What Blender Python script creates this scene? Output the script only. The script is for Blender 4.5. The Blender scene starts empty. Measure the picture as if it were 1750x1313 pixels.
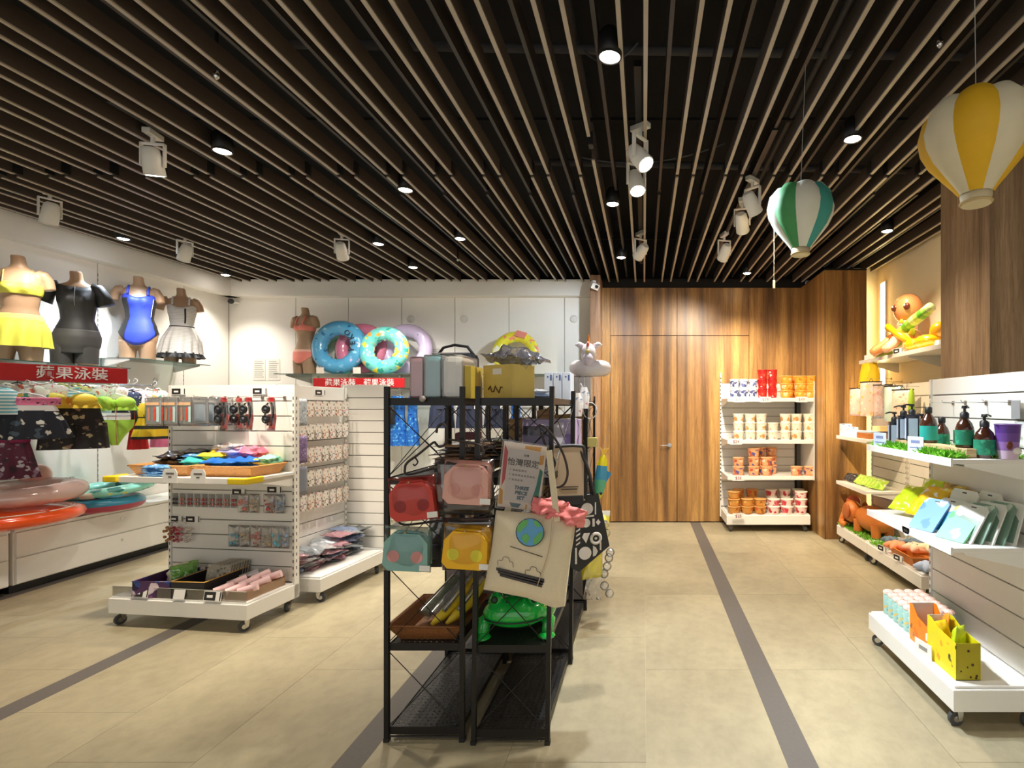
import bpy, bmesh, math, random
from math import sin, cos, pi, radians
from mathutils import Vector, Matrix, noise

SC = bpy.context.scene
C = SC.collection
random.seed(7)
# ------------------------------------------------------------------ camera
FPX, CX, HY, CAMH = 900.0, 1100.0, 695.0, 1.5      # focal length (px), vanishing point, eye height
cam = bpy.data.cameras.new('camera'); camo = bpy.data.objects.new('camera', cam); C.objects.link(camo)
cam.sensor_width = 36; cam.lens = FPX / 1750 * 36
cam.shift_x = -(CX - 875) / 1750; cam.shift_y = (HY - 656.5) / 1750
camo.location = (0, 0, CAMH); camo.rotation_euler = (pi / 2, 0, 0)
cam.clip_start = .05
SC.camera = camo
# ------------------------------------------------------------------ world, exposure
SC.view_settings.view_transform = 'Standard'; SC.view_settings.look = 'None'
SC.view_settings.gamma = 1; SC.view_settings.use_curve_mapping = False
SC.view_settings.exposure = 0.6
w = bpy.data.worlds.new('ambient fill'); SC.world = w; w.use_nodes = True
bg = w.node_tree.nodes['Background']; bg.inputs[0].default_value = (1, .97, .92, 1); bg.inputs[1].default_value = .6  # even ambient light added as fill through the open shop front
SC.cycles.max_bounces = 8; SC.cycles.transparent_max_bounces = 24
WARM, NEUT, COOL, AMBER = (1, .87, .70), (1, .94, .85), (.80, .90, 1), (1, .74, .42)
DOWN = 115; TRACK = 85

# ------------------------------------------------------------------ helpers
def at(px, py, Y):
    return Vector(((px - CX) / FPX * Y, Y, CAMH - (py - HY) / FPX * Y))

class MB:
    """collects shapes, builds one mesh"""
    def __init__(s): s.v = []; s.f = []; s.mi = []; s.sm = []; s.cur = 0; s.T = Matrix()
    def add(s, vs, fs, smooth=False):
        n = len(s.v); s.v += [tuple(s.T @ Vector(v)) for v in vs]
        for f in fs: s.f.append([n + i for i in f]); s.mi.append(s.cur); s.sm.append(smooth)
        return s
    def box(s, x0, x1, y0, y1, z0, z1):
        return s.add([(x0,y0,z0),(x1,y0,z0),(x1,y1,z0),(x0,y1,z0),(x0,y0,z1),(x1,y0,z1),(x1,y1,z1),(x0,y1,z1)],
                     [(0,3,2,1),(4,5,6,7),(0,1,5,4),(1,2,6,5),(2,3,7,6),(3,0,4,7)])
    def cyl(s, p0, p1, r0, r1=None, n=12, caps=True, smooth=True):
        p0 = Vector(p0); p1 = Vector(p1); r1 = r0 if r1 is None else r1
        d = (p1 - p0).normalized(); a = d.orthogonal().normalized(); b = d.cross(a)
        vs = []
        for p, r in ((p0, r0), (p1, r1)):
            for i in range(n):
                t = 2*pi*i/n; vs.append(p + r*(cos(t)*a + sin(t)*b))
        s.add(vs, [(i, (i+1) % n, n+(i+1) % n, n+i) for i in range(n)], smooth)
        if caps: s.add(vs, [tuple(range(n))[::-1], tuple(range(n, 2*n))])
        return s
    def tube(s, pts, r, n=6, closed=False):
        pts = [Vector(p) for p in pts]; m = len(pts); vs = []; ref = None
        for i, p in enumerate(pts):
            if closed: d = pts[(i+1) % m] - pts[i-1]
            else: d = pts[min(i+1, m-1)] - pts[max(i-1, 0)]
            d = d.normalized() if d.length > 1e-9 else Vector((0,0,1))
            if ref is None: ref = d.orthogonal().normalized()
            ref = (ref - d*ref.dot(d)); ref = ref.normalized() if ref.length > 1e-6 else d.orthogonal().normalized()
            b = d.cross(ref); rr = r[i] if isinstance(r, (list, tuple)) else r
            for k in range(n):
                t = 2*pi*k/n; vs.append(p + rr*(cos(t)*ref + sin(t)*b))
        fs = []
        for i in range(m if closed else m-1):
            j = (i+1) % m
            for k in range(n): fs.append((i*n+k, i*n+(k+1) % n, j*n+(k+1) % n, j*n+k))
        if not closed: fs += [tuple(range(n))[::-1], tuple(range((m-1)*n, m*n))]
        return s.add(vs, fs, True)
    def lathe(s, prof, n=20, smooth=True):          # prof: (r,z) bottom to top, closed with caps
        vs = []
        for r, z in prof:
            for i in range(n):
                t = 2*pi*i/n; vs.append((r*cos(t), r*sin(t), z))
        fs = []
        for k in range(len(prof)-1):
            for i in range(n): fs.append((k*n+i, k*n+(i+1) % n, (k+1)*n+(i+1) % n, (k+1)*n+i))
        s.add(vs, fs, smooth)
        caps = []
        if prof[0][0] > 1e-5: caps.append(tuple(range(n))[::-1])
        if prof[-1][0] > 1e-5: caps.append(tuple(range((len(prof)-1)*n, len(prof)*n)))
        if caps: s.add(vs, caps)
        return s
    def ball(s, c, r, nu=16, nv=10):
        r = r if isinstance(r, (tuple, list)) else (r, r, r); vs = []
        for j in range(nv+1):
            ph = -pi/2 + pi*j/nv
            for i in range(nu):
                t = 2*pi*i/nu; vs.append((c[0]+r[0]*cos(ph)*cos(t), c[1]+r[1]*cos(ph)*sin(t), c[2]+r[2]*sin(ph)))
        return s.add(vs, [(j*nu+i, j*nu+(i+1) % nu, (j+1)*nu+(i+1) % nu, (j+1)*nu+i) for j in range(nv) for i in range(nu)], True)
    def torus(s, R, r, nu=40, nv=14, flat=1.0, scallop=0, amp=0):
        vs = []
        for i in range(nu):
            t = 2*pi*i/nu; k = 1 + amp*cos(scallop*t)
            for j in range(nv):
                p = 2*pi*j/nv; inner = .5 - .5*cos(p)
                rr = R + r*cos(p)*(1 + (k-1)*inner)
                vs.append((rr*cos(t), rr*sin(t), flat*r*sin(p)*(1 + (k-1)*.6)))
        return s.add(vs, [(i*nv+j, ((i+1) % nu)*nv+j, ((i+1) % nu)*nv+(j+1) % nv, i*nv+(j+1) % nv) for i in range(nu) for j in range(nv)], True)
    def prism(s, out, d0, d1, axis='y'):             # outline in the (x,z) plane extruded along y (or (x,y) along z)
        n = len(out)
        if axis == 'y': vs = [(x, d0, z) for x, z in out] + [(x, d1, z) for x, z in out]
        elif axis == 'z': vs = [(x, y, d0) for x, y in out] + [(x, y, d1) for x, y in out]
        else: vs = [(d0, y, z) for y, z in out] + [(d1, y, z) for y, z in out]
        return s.add(vs, [tuple(range(n)), tuple(range(n, 2*n))[::-1]] + [(i, n+i, n+(i+1) % n, (i+1) % n)[::-1] for i in range(n)])
    def loft(s, rings, cap=True, smooth=True):
        n = len(rings[0]); vs = [p for r in rings for p in r]
        s.add(vs, [(k*n+i, k*n+(i+1) % n, (k+1)*n+(i+1) % n, (k+1)*n+i) for k in range(len(rings)-1) for i in range(n)], smooth)
        if cap: s.add(vs, [tuple(range(n))[::-1], tuple(range((len(rings)-1)*n, len(rings)*n))])
        return s
    def pillow(s, w, h, t, nu=12, nv=12, crumple=0, seed=0, seam=.03, p=2.2):
        """soft pouch standing in the xz plane, bottom at z=0, bulging along y"""
        vs = []; fs = []
        for side in (-1, 1):
            for j in range(nv+1):
                for i in range(nu+1):
                    u = 2*i/nu - 1; v = 2*j/nv - 1
                    b = max(0, 1-abs(u)**p) ** .6 * max(0, 1-abs(v)**p) ** .6
                    c = crumple*noise.noise(Vector((u*2.3+seed, v*2.3-seed, side*3+seed)))
                    e = 1 - .04*(1-b)*crumple
                    y = side*(t/2*b + (.0008 if b < 1e-4 else 0)) + c*t*(.3+.7*b)
                    vs.append((u*w/2*e + c*.05*w, y, (v+1)/2*h))
        m = (nu+1)*(nv+1)
        for j in range(nv):
            for i in range(nu):
                a = j*(nu+1)+i; q = (a, a+1, a+nu+2, a+nu+1)
                fs.append(q); fs.append(tuple(m+k for k in q[::-1]))
        rim = [i for i in range(nu+1)] + [j*(nu+1)+nu for j in range(1, nv+1)] + [nv*(nu+1)+i for i in range(nu-1, -1, -1)] + [j*(nu+1) for j in range(nv-1, 0, -1)]
        for a, b in zip(rim, rim[1:]+rim[:1]): fs.append((b, a, m+a, m+b))
        return s.add(vs, fs, True)
    def mesh(s, mats, bev=0, name='m'):
        me = bpy.data.meshes.new(name); me.from_pydata(s.v, [], s.f)
        for m in (mats if isinstance(mats, (list, tuple)) else [mats]): me.materials.append(m)
        me.polygons.foreach_set('material_index', s.mi); me.polygons.foreach_set('use_smooth', s.sm)
        if bev:
            bm = bmesh.new(); bm.from_mesh(me)
            bmesh.ops.remove_doubles(bm, verts=bm.verts, dist=1e-6)
            es = [e for e in bm.edges if len(e.link_faces) == 2 and e.calc_face_angle(0) > .6]
            bmesh.ops.bevel(bm, geom=es, offset=bev, segments=2, profile=.5, affect='EDGES', clamp_overlap=True)
            bm.to_mesh(me); bm.free()
        me.update(); return me

def link(name, me, parent=None, loc=(0,0,0), rot=(0,0,0)):
    o = bpy.data.objects.new(name, me); C.objects.link(o); o.location = loc; o.rotation_euler = rot
    if parent is not None: o.parent = parent
    return o
def part(name, mb, mats, parent, loc=(0,0,0), rot=(0,0,0), bev=0, label=None):
    o = link(name, mb.mesh(mats, bev, name) if isinstance(mb, MB) else mb, parent, loc, rot)
    if label: o['label'] = label
    return o
def tag(o, label, cat, group=None):
    o['label'] = label; o['category'] = cat
    if group: o['group'] = group
    return o
def thing(name, label, cat, loc=(0,0,0), rz=0, group=None, rot=None):
    o = link(name, None, None, loc, rot or (0, 0, rz)); o.empty_display_size = .05
    return tag(o, label, cat, group)
def solid(name, label, cat, mb, mats, loc=(0,0,0), rot=(0,0,0), group=None, bev=0):
    return tag(link(name, mb.mesh(mats, bev, name) if isinstance(mb, MB) else mb, None, loc, rot), label, cat, group)
def struct(name, mb, mats, bev=0, parent=None):
    o = link(name, mb.mesh(mats, bev, name), parent)
    if parent is None: o['kind'] = 'structure'
    return o
def dup(root, loc, rot, label, group=None):
    r = root.copy(); C.objects.link(r); r.location = loc; r.rotation_euler = rot; r['label'] = label
    if group: r['group'] = group
    for ch in root.children:
        c = ch.copy(); C.objects.link(c); c.parent = r
        for g in ch.children:
            d = g.copy(); C.objects.link(d); d.parent = c
    return r
def frame(loc, rz):                                   # local -> world for things set out on a fixture
    M4 = Matrix.Translation(loc) @ Matrix.Rotation(rz, 4, 'Z')
    return lambda x, y, z: M4 @ Vector((x, y, z))
ORD = ['first', 'second', 'third', 'fourth', 'fifth', 'sixth', 'seventh', 'eighth', 'ninth', 'tenth', 'eleventh', 'twelfth']

# ------------------------------------------------------------------ materials
MC = {}
def _new(name):
    m = bpy.data.materials.new(name); m.use_nodes = True; nt = m.node_tree
    return m, nt, nt.nodes['Principled BSDF']
def lin(c):                                            # colours are written as the eye reads them (sRGB 0-255)
    return tuple(((x/255)/12.92 if x/255 <= .04045 else ((x/255+.055)/1.055)**2.4) for x in c) + (1,)
def N(nt, t, **kw):
    n = nt.nodes.new(t)
    for k, v in kw.items():
        if k in n.inputs: n.inputs[k].default_value = v
        else: setattr(n, k, v)
    return n
def mat(name, col, rough=.5, metal=0, var=.07, scale=18, bump=0, coat=0, emit=0, sub=0, alpha=None):
    if name in MC: return MC[name]
    m, nt, b = _new(name); L = nt.links
    tc = N(nt, 'ShaderNodeTexCoord'); nz = N(nt, 'ShaderNodeTexNoise', Scale=scale, Detail=3.0); L.new(tc.outputs['Object'], nz.inputs['Vector'])
    c = lin(col); mx = N(nt, 'ShaderNodeMix', data_type='RGBA')
    mx.inputs[6].default_value = tuple(max(0, x*(1-var)) for x in c[:3])+(1,); mx.inputs[7].default_value = tuple(min(1, x*(1+var)) for x in c[:3])+(1,)
    L.new(nz.outputs['Fac'], mx.inputs[0]); L.new(mx.outputs[2], b.inputs['Base Color'])
    b.inputs['Roughness'].default_value = rough; b.inputs['Metallic'].default_value = metal
    if coat: b.inputs['Coat Weight'].default_value = coat; b.inputs['Coat Roughness'].default_value = .08
    if emit: b.inputs['Emission Color'].default_value = c; b.inputs['Emission Strength'].default_value = emit
    if sub: b.inputs['Subsurface Weight'].default_value = sub; b.inputs['Subsurface Radius'].default_value = (.03, .02, .015)
    if alpha is not None: b.inputs['Alpha'].default_value = alpha
    if bump:
        bp = N(nt, 'ShaderNodeBump', Strength=bump, Distance=.01); L.new(nz.outputs['Fac'], bp.inputs['Height']); L.new(bp.outputs['Normal'], b.inputs['Normal'])
    MC[name] = m; return m
def printed(name, base, cols, scale=25, size=.35, rough=.6, coat=0, stretch=(1,1,1), edge=.08):
    """flat print: blobs of several colours on a base colour"""
    if name in MC: return MC[name]
    m, nt, b = _new(name); L = nt.links
    tc = N(nt, 'ShaderNodeTexCoord'); mp = N(nt, 'ShaderNodeMapping'); mp.inputs['Scale'].default_value = stretch
    L.new(tc.outputs['Object'], mp.inputs['Vector'])
    nz = N(nt, 'ShaderNodeTexNoise', Scale=scale*1.6, Detail=1.0)
    ad = N(nt, 'ShaderNodeMix', data_type='RGBA', blend_type='ADD'); ad.inputs[0].default_value = .35/scale*3
    L.new(mp.outputs[0], nz.inputs['Vector']); L.new(mp.outputs[0], ad.inputs[6]); L.new(nz.outputs['Color'], ad.inputs[7])
    vo = N(nt, 'ShaderNodeTexVoronoi', Scale=scale); L.new(ad.outputs[2], vo.inputs['Vector'])
    sp = N(nt, 'ShaderNodeSeparateColor'); L.new(vo.outputs['Color'], sp.inputs[0])
    rp = N(nt, 'ShaderNodeValToRGB'); rp.color_ramp.interpolation = 'CONSTANT'
    while len(rp.color_ramp.elements) < len(cols): rp.color_ramp.elements.new(.5)
    for i, c in enumerate(cols): rp.color_ramp.elements[i].position = i/len(cols); rp.color_ramp.elements[i].color = lin(c)
    L.new(sp.outputs[0], rp.inputs[0])
    th = N(nt, 'ShaderNodeMapRange'); th.inputs[1].default_value = size; th.inputs[2].default_value = size+edge
    L.new(vo.outputs['Distance'], th.inputs[0])
    mx = N(nt, 'ShaderNodeMix', data_type='RGBA'); mx.inputs[7].default_value = lin(base)
    L.new(th.outputs[0], mx.inputs[0]); L.new(rp.outputs[0], mx.inputs[6]); L.new(mx.outputs[2], b.inputs['Base Color'])
    b.inputs['Roughness'].default_value = rough
    if coat: b.inputs['Coat Weight'].default_value = coat; b.inputs['Coat Roughness'].default_value = .1
    MC[name] = m; return m
def bands(name, cols, scale, axis=2, rough=.5, coat=0, off=0, wob=0):
    """flat colour bands across one object axis (scale = bands repeat per metre)"""
    if name in MC: return MC[name]
    m, nt, b = _new(name); L = nt.links
    tc = N(nt, 'ShaderNodeTexCoord'); sp = N(nt, 'ShaderNodeSeparateXYZ'); L.new(tc.outputs['Object'], sp.inputs[0])
    mu = N(nt, 'ShaderNodeMath', operation='MULTIPLY_ADD'); mu.inputs[1].default_value = scale; mu.inputs[2].default_value = off
    L.new(sp.outputs[axis], mu.inputs[0]); src = mu
    if wob:
        nz = N(nt, 'ShaderNodeTexNoise', Scale=9.0); L.new(tc.outputs['Object'], nz.inputs['Vector'])
        ma = N(nt, 'ShaderNodeMath', operation='MULTIPLY_ADD'); ma.inputs[1].default_value = wob; L.new(nz.outputs['Fac'], ma.inputs[0]); L.new(mu.outputs[0], ma.inputs[2]); src = ma
    fr = N(nt, 'ShaderNodeMath', operation='FRACT'); L.new(src.outputs[0], fr.inputs[0])
    rp = N(nt, 'ShaderNodeValToRGB'); rp.color_ramp.interpolation = 'CONSTANT'
    while len(rp.color_ramp.elements) < len(cols): rp.color_ramp.elements.new(.5)
    for i, c in enumerate(cols): rp.color_ramp.elements[i].position = i/len(cols); rp.color_ramp.elements[i].color = lin(c)
    L.new(fr.outputs[0], rp.inputs[0]); L.new(rp.outputs[0], b.inputs['Base Color'])
    b.inputs['Roughness'].default_value = rough
    if coat: b.inputs['Coat Weight'].default_value = coat
    MC[name] = m; return m
def clear(name, tint=(255,255,255), gloss=.12, body=0.0, col=(255,255,255), rough=.08):
    """clear plastic / glass: see-through with a gloss and an optional milky body"""
    if name in MC: return MC[name]
    m = bpy.data.materials.new(name); m.use_nodes = True; nt = m.node_tree; L = nt.links
    for n in list(nt.nodes): nt.nodes.remove(n)
    out = N(nt, 'ShaderNodeOutputMaterial'); tr = N(nt, 'ShaderNodeBsdfTransparent'); tr.inputs[0].default_value = lin(tint)
    df = N(nt, 'ShaderNodeBsdfDiffuse'); df.inputs[0].default_value = lin(col)
    gl = N(nt, 'ShaderNodeBsdfGlossy'); gl.inputs['Roughness'].default_value = rough
    fr = N(nt, 'ShaderNodeFresnel', IOR=1.45); mu = N(nt, 'ShaderNodeMath', operation='MULTIPLY_ADD'); mu.inputs[1].default_value = .8; mu.inputs[2].default_value = gloss*.5
    L.new(fr.outputs[0], mu.inputs[0])
    m1 = N(nt, 'ShaderNodeMixShader'); m1.inputs[0].default_value = body; L.new(tr.outputs[0], m1.inputs[1]); L.new(df.outputs[0], m1.inputs[2])
    m2 = N(nt, 'ShaderNodeMixShader'); L.new(mu.outputs[0], m2.inputs[0]); L.new(m1.outputs[0], m2.inputs[1]); L.new(gl.outputs[0], m2.inputs[2])
    L.new(m2.outputs[0], out.inputs[0]); MC[name] = m; return m
def wood(name, dark, light, sx=7, sz=.35, rough=.38, axis='z', mid=None):
    if name in MC: return MC[name]
    m, nt, b = _new(name); L = nt.links
    tc = N(nt, 'ShaderNodeTexCoord'); mp = N(nt, 'ShaderNodeMapping')
    mp.inputs['Scale'].default_value = (sx, sx, sz) if axis == 'z' else (sz, sx, sx)
    ge = N(nt, 'ShaderNodeNewGeometry'); L.new(ge.outputs['Position'], mp.inputs['Vector'])
    n1 = N(nt, 'ShaderNodeTexNoise', Scale=.75, Detail=3.0, Roughness=.55, Distortion=.5); L.new(mp.outputs[0], n1.inputs['Vector'])
    n2 = N(nt, 'ShaderNodeTexNoise', Scale=5.0, Detail=6.0, Roughness=.7, Distortion=.8); L.new(mp.outputs[0], n2.inputs['Vector'])
    n3 = N(nt, 'ShaderNodeTexNoise', Scale=26.0, Detail=4.0, Roughness=.75); L.new(mp.outputs[0], n3.inputs['Vector'])
    r1 = N(nt, 'ShaderNodeValToRGB'); e = r1.color_ramp.elements; e[0].position = .36; e[0].color = lin(dark); e[1].position = .64; e[1].color = lin(light)
    if mid: x = e.new(.5); x.color = lin(mid)
    L.new(n1.outputs['Fac'], r1.inputs[0])
    r2 = N(nt, 'ShaderNodeValToRGB'); e = r2.color_ramp.elements; e[0].position = .36; e[0].color = (.55, .5, .46, 1); e[1].position = .6; e[1].color = (1, 1, 1, 1)
    L.new(n2.outputs['Fac'], r2.inputs[0])
    r3 = N(nt, 'ShaderNodeValToRGB'); e = r3.color_ramp.elements; e[0].position = .36; e[0].color = (.62, .6, .58, 1); e[1].position = .52; e[1].color = (1, 1, 1, 1)
    L.new(n3.outputs['Fac'], r3.inputs[0])
    a = N(nt, 'ShaderNodeMix', data_type='RGBA', blend_type='MULTIPLY'); a.inputs[0].default_value = .75; L.new(r1.outputs[0], a.inputs[6]); L.new(r2.outputs[0], a.inputs[7])
    c = N(nt, 'ShaderNodeMix', data_type='RGBA', blend_type='MULTIPLY'); c.inputs[0].default_value = .6; L.new(a.outputs[2], c.inputs[6]); L.new(r3.outputs[0], c.inputs[7])
    L.new(c.outputs[2], b.inputs['Base Color']); b.inputs['Roughness'].default_value = rough
    MC[name] = m; return m
def tilemat():
    m, nt, b = _new('floor tile'); L = nt.links
    ge = N(nt, 'ShaderNodeNewGeometry'); oi = N(nt, 'ShaderNodeObjectInfo')
    ad = N(nt, 'ShaderNodeVectorMath', operation='MULTIPLY_ADD'); ad.inputs[1].default_value = (1, .8, 1)
    cm = N(nt, 'ShaderNodeCombineXYZ'); mr = N(nt, 'ShaderNodeMath', operation='MULTIPLY'); mr.inputs[1].default_value = .6; L.new(oi.outputs['Random'], mr.inputs[0]); L.new(mr.outputs[0], cm.inputs[2])
    L.new(ge.outputs['Position'], ad.inputs[0]); L.new(cm.outputs[0], ad.inputs[2])
    n1 = N(nt, 'ShaderNodeTexNoise', Scale=1.7, Detail=5.0, Roughness=.6); L.new(ad.outputs[0], n1.inputs['Vector'])
    n2 = N(nt, 'ShaderNodeTexNoise', Scale=14.0, Detail=5.0, Roughness=.65); L.new(ad.outputs[0], n2.inputs['Vector'])
    r1 = N(nt, 'ShaderNodeValToRGB'); e = r1.color_ramp.elements; e[0].position = .3; e[0].color = lin((150,140,114)); e[1].position = .7; e[1].color = lin((174,163,133))
    L.new(n1.outputs['Fac'], r1.inputs[0])
    r2 = N(nt, 'ShaderNodeValToRGB'); e = r2.color_ramp.elements; e[0].position = .32; e[0].color = (.86, .86, .86, 1); e[1].position = .6; e[1].color = (1, 1, 1, 1); L.new(n2.outputs['Fac'], r2.inputs[0])
    a = N(nt, 'ShaderNodeMix', data_type='RGBA', blend_type='MULTIPLY'); a.inputs[0].default_value = 1; L.new(r1.outputs[0], a.inputs[6]); L.new(r2.outputs[0], a.inputs[7])
    L.new(a.outputs[2], b.inputs['Base Color']); b.inputs['Roughness'].default_value = .42
    return m

WHITE = mat('white powder coat', (236,234,228), .35, var=.02)
WALLW = mat('white wall panel', (238,234,226), .55, var=.02, scale=3)
BLACK = mat('black metal', (30,29,28), .42, .3, var=.15)
DARK = mat('dark plastic', (26,26,28), .45, var=.1)
CHROME = mat('chrome', (200,200,200), .2, 1, var=.03)
GROOVE = mat('groove shadow grey', (120,116,108), .7)
RUBBER = mat('grey rubber', (62,64,66), .6)
WOODW = wood('walnut laminate', (118,86,52), (204,158,92), mid=(166,123,71))
WOODG = wood('grey oak laminate', (146,118,92), (196,164,130), mid=(172,142,110))
CLEAR = clear('clear plastic', gloss=.14)
BAGCLEAR = clear('poly bag', gloss=.3, body=.10, rough=.12)
GLASS = clear('shelf glass', (214,228,224), gloss=.2)
CARD = mat('white card', (240,238,232), .6, var=.02)
PAPERBLK = mat('black tag print', (34,33,34), .5)
SKIN = mat('mannequin beige', (172,138,108), .42, var=.04)
BOARD = mat('brown cardboard', (172,138,92), .75)

# ------------------------------------------------------------------ writing
def glyphs(txt, h, mats, name='lettering', parent=None, loc=(0,0,0), rot=(pi/2,0,0), align='CENTER', depth=.0012, bold=0, shear=0):
    cu = bpy.data.curves.new('txt', 'FONT'); cu.body = txt; cu.size = h; cu.align_x = align; cu.align_y = 'CENTER'
    cu.extrude = depth; cu.offset = bold; cu.resolution_u = 2; cu.shear = shear
    o = bpy.data.objects.new('txt', cu); C.objects.link(o)
    me = bpy.data.meshes.new_from_object(o.evaluated_get(bpy.context.evaluated_depsgraph_get()))
    bpy.data.objects.remove(o); bpy.data.curves.remove(cu)
    me.materials.clear(); me.materials.append(mats)
    return link(name, me, parent, loc, rot)
# ================================================================== THE ROOM
XL, XR, YB, YW = -5.45, 2.80, 6.92, 6.82          # left wall, right wall, white back wall, wood back wall
ZS = 3.12                                         # underside of the ceiling slats
struct('floor', MB().box(XL-.1, XR+.1, -2.5, 7.1, -.12, -.006), mat('floor bed', (190,180,152), .8)); FLOOR = bpy.data.objects['floor']
TM = tilemat(); TW, TL = .592, 1.2
tile_me = MB().box(-TW/2+.0008, TW/2-.0008, -TL/2+.0008, TL/2-.0008, -.006, 0).mesh(TM, name='tile')
STR = mat('dark floor strip', (92,86,80), .6, var=.12, scale=60)
for i, xs in enumerate((.665, -1.235, -3.135, -5.035)):
    struct('trim_%d' % (i+1), MB().box(xs-.0625, xs+.0625, -2.5, YW, -.006, .0005), STR)
cols = []
for xs in (.665, -1.235, -3.135):
    cols += [xs - .0625 - TW*(k+.5) for k in range(3)]
cols += [.665+.0625+TW*(k+.5) for k in range(4)] + [-5.035-.0625-TW*.5]
for i, x in enumerate(cols):
    off = (0, .42, .78)[i % 3]
    for k in range(-3, 8):
        y = k*TL + off
        a, b = max(y-TL/2, -2.5), min(y+TL/2, YW+.0)
        if b-a > TL-.001: link('tile', tile_me, FLOOR, (x, y, 0))
        elif b-a > .02: link('tile', MB().box(-TW/2+.0012, TW/2-.0012, -(b-a)/2+.0012, (b-a)/2-.0012, -.006, 0).mesh(TM, name='tile'), FLOOR, (x, (a+b)/2, 0))

# --- white walls with their panels
DKW = mat('dark upper wall', (24,22,22), .9)
wl = struct('wall_left', MB().box(XL-.15, XL-.02, -2.5, YB+.1, 0, 3.16), mat('wall joint grey', (150,146,138), .8))
wbk = struct('wall_back', MB().box(XL-.15, -.62, YB+.02, YB+.15, 0, 3.16), MC['wall joint grey'])
struct('trim_5', MB().box(XL-.02, XL+.13, -2.5, YB, 2.93, 3.14), WALLW)         # fascia under the slats
struct('trim_6', MB().box(XL, -.66, YB-.13, YB, 2.93, 3.14), WALLW)
struct('trim_7', MB().box(XL-.15, XL-.02, -2.5, YB+.1, 3.16, 3.8).box(XL-.15, XR+.15, YB+.02, YB+.15, 3.16, 3.8).box(XR, XR+.15, -2.5, YB+.1, 3.16, 3.8), DKW)
ys = [5.257 + .98*k for k in range(-8, 2)] + [YB]
for a, b in zip(ys, ys[1:]):
    part('panel', MB().box(XL-.02, XL, a+.004, b-.004, .0, 2.93), WALLW, wl)
    q = MB()
    for k in range(46): q.box(XL-.001, XL+.0012, a-.004, a+.004, .55+k*.05, .575+k*.05)
    part('slot_strip', q, mat('slot grey', (96,92,88), .6), wl)
xs = [XL, -4.57, -3.88, -3.18, -2.48, -1.77, -1.04, -.66]
for a, b in zip(xs, xs[1:]):
    part('panel', MB().box(a+.004, b-.004, YB, YB+.02, 0, 2.93), WALLW, wbk)
wr = struct('wall_right', MB().box(XR, XR+.15, -2.5, YB+.1, 0, 3.16), mat('cream wall', (240,228,200), .6, var=.02))
struct('wall_alcove', MB().box(2.52, XR, 6.32, 6.40, 0, 3.16), MC['cream wall'])
# --- wood back wall, door, piers
wc = struct('wall_center', MB().box(-.66, 2.1, YW+.02, YW+.14, 0, 3.16), DKW)
def wpanel(x0, x1, z0, z1): part('panel', MB().box(x0+.0025, x1-.0025, YW, YW+.02, z0+.0025, z1-.0025), WOODW, wc)
wpanel(-.54, -.432, 0, 3.04); wpanel(-.432, .432, 2.42, 3.04); wpanel(.432, 1.364, 2.42, 3.04); wpanel(1.364, 2.05, 0, 3.04)
d1 = struct('door_1', MB().box(-.428, .428, YW-.002, YW+.02, .012, 2.414), WOODW)
d2 = struct('door_2', MB().box(.436, 1.36, YW-.002, YW+.02, .012, 2.414), WOODW)
h = MB().cyl((.335, YW-.004, 1.0), (.335, YW-.014, 1.0), .026, n=20).cyl((.335, YW-.01, 1.0), (.335, YW-.055, 1.0), .009).cyl((.335, YW-.05, 1.0), (.215, YW-.05, 1.0), .009, .007)
part('lever_handle', h, CHROME, d1, label='brushed steel lever handle')
part('hinge', MB().cyl((-.43, YW-.006, 2.05), (-.43, YW-.006, 2.2), .006).cyl((-.43, YW-.006, 1.72), (-.43, YW-.006, 1.87), .006), CHROME, d1)
struct('wall_post', MB().box(-.66, -.535, 6.48, 7.0, 0, 3.12), wood('wood post laminate', (120,88,62), (190,150,112), mid=(158,120,88)), bev=.003)
pier = struct('wall_pier', MB().box(2.055, 2.50, 5.97, 6.9, 0, 3.04), DKW)
for a, b in ((2.05, 2.29), (2.29, 2.52)): part('panel', MB().box(a+.001, b-.001, 5.95, 5.97, 0, 3.04), WOODW, pier)
part('panel', MB().box(2.04, 2.055, 5.95, YW, 0, 3.04), WOODW, pier)
part('panel', MB().box(2.50, 2.52, 5.97, 6.5, 0, 3.04), WOODW, pier)
part('cap', MB().box(2.05, 2.52, 5.95, 6.9, 3.04, 3.06), DKW, pier)
struct('wall_column', MB().box(2.03, XR, 3.09, 3.6, 0, 3.14), WOODG, bev=.003)

# --- ceiling: dark slab, slats, sleeves
ceil = struct('ceiling', MB().box(XL-.15, XR+.15, -2.5, YB+.15, 3.8, 3.9), mat('black ceiling', (17,17,20), .9))
SLD = mat('slat dark bronze', (74,64,56), .5, var=.1, scale=8)
SLL = mat('slat bounce-lit edge', (172,161,148), .42, var=.12, scale=8)  # light bounced off the floor, painted into the colour of the slat bottoms
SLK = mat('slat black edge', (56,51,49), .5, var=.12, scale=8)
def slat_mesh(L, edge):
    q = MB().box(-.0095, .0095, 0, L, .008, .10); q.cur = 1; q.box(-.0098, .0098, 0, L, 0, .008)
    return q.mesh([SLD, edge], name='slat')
SEG = {}
def slat(x, y0, y1, z, edge):
    key = (round(y1-y0, 2), edge.name)
    if key not in SEG: SEG[key] = slat_mesh(y1-y0, edge)
    link('slat', SEG[key], ceil, (x, y0, z))
sleeve = MB().box(-.014, .014, -.03, .03, .005, .085).mesh(DARK, name='sleeve')
k0, k1 = math.ceil((XL+.14)/.113), math.floor((XR-.02)/.113)
rnd = random.Random(3)
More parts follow.
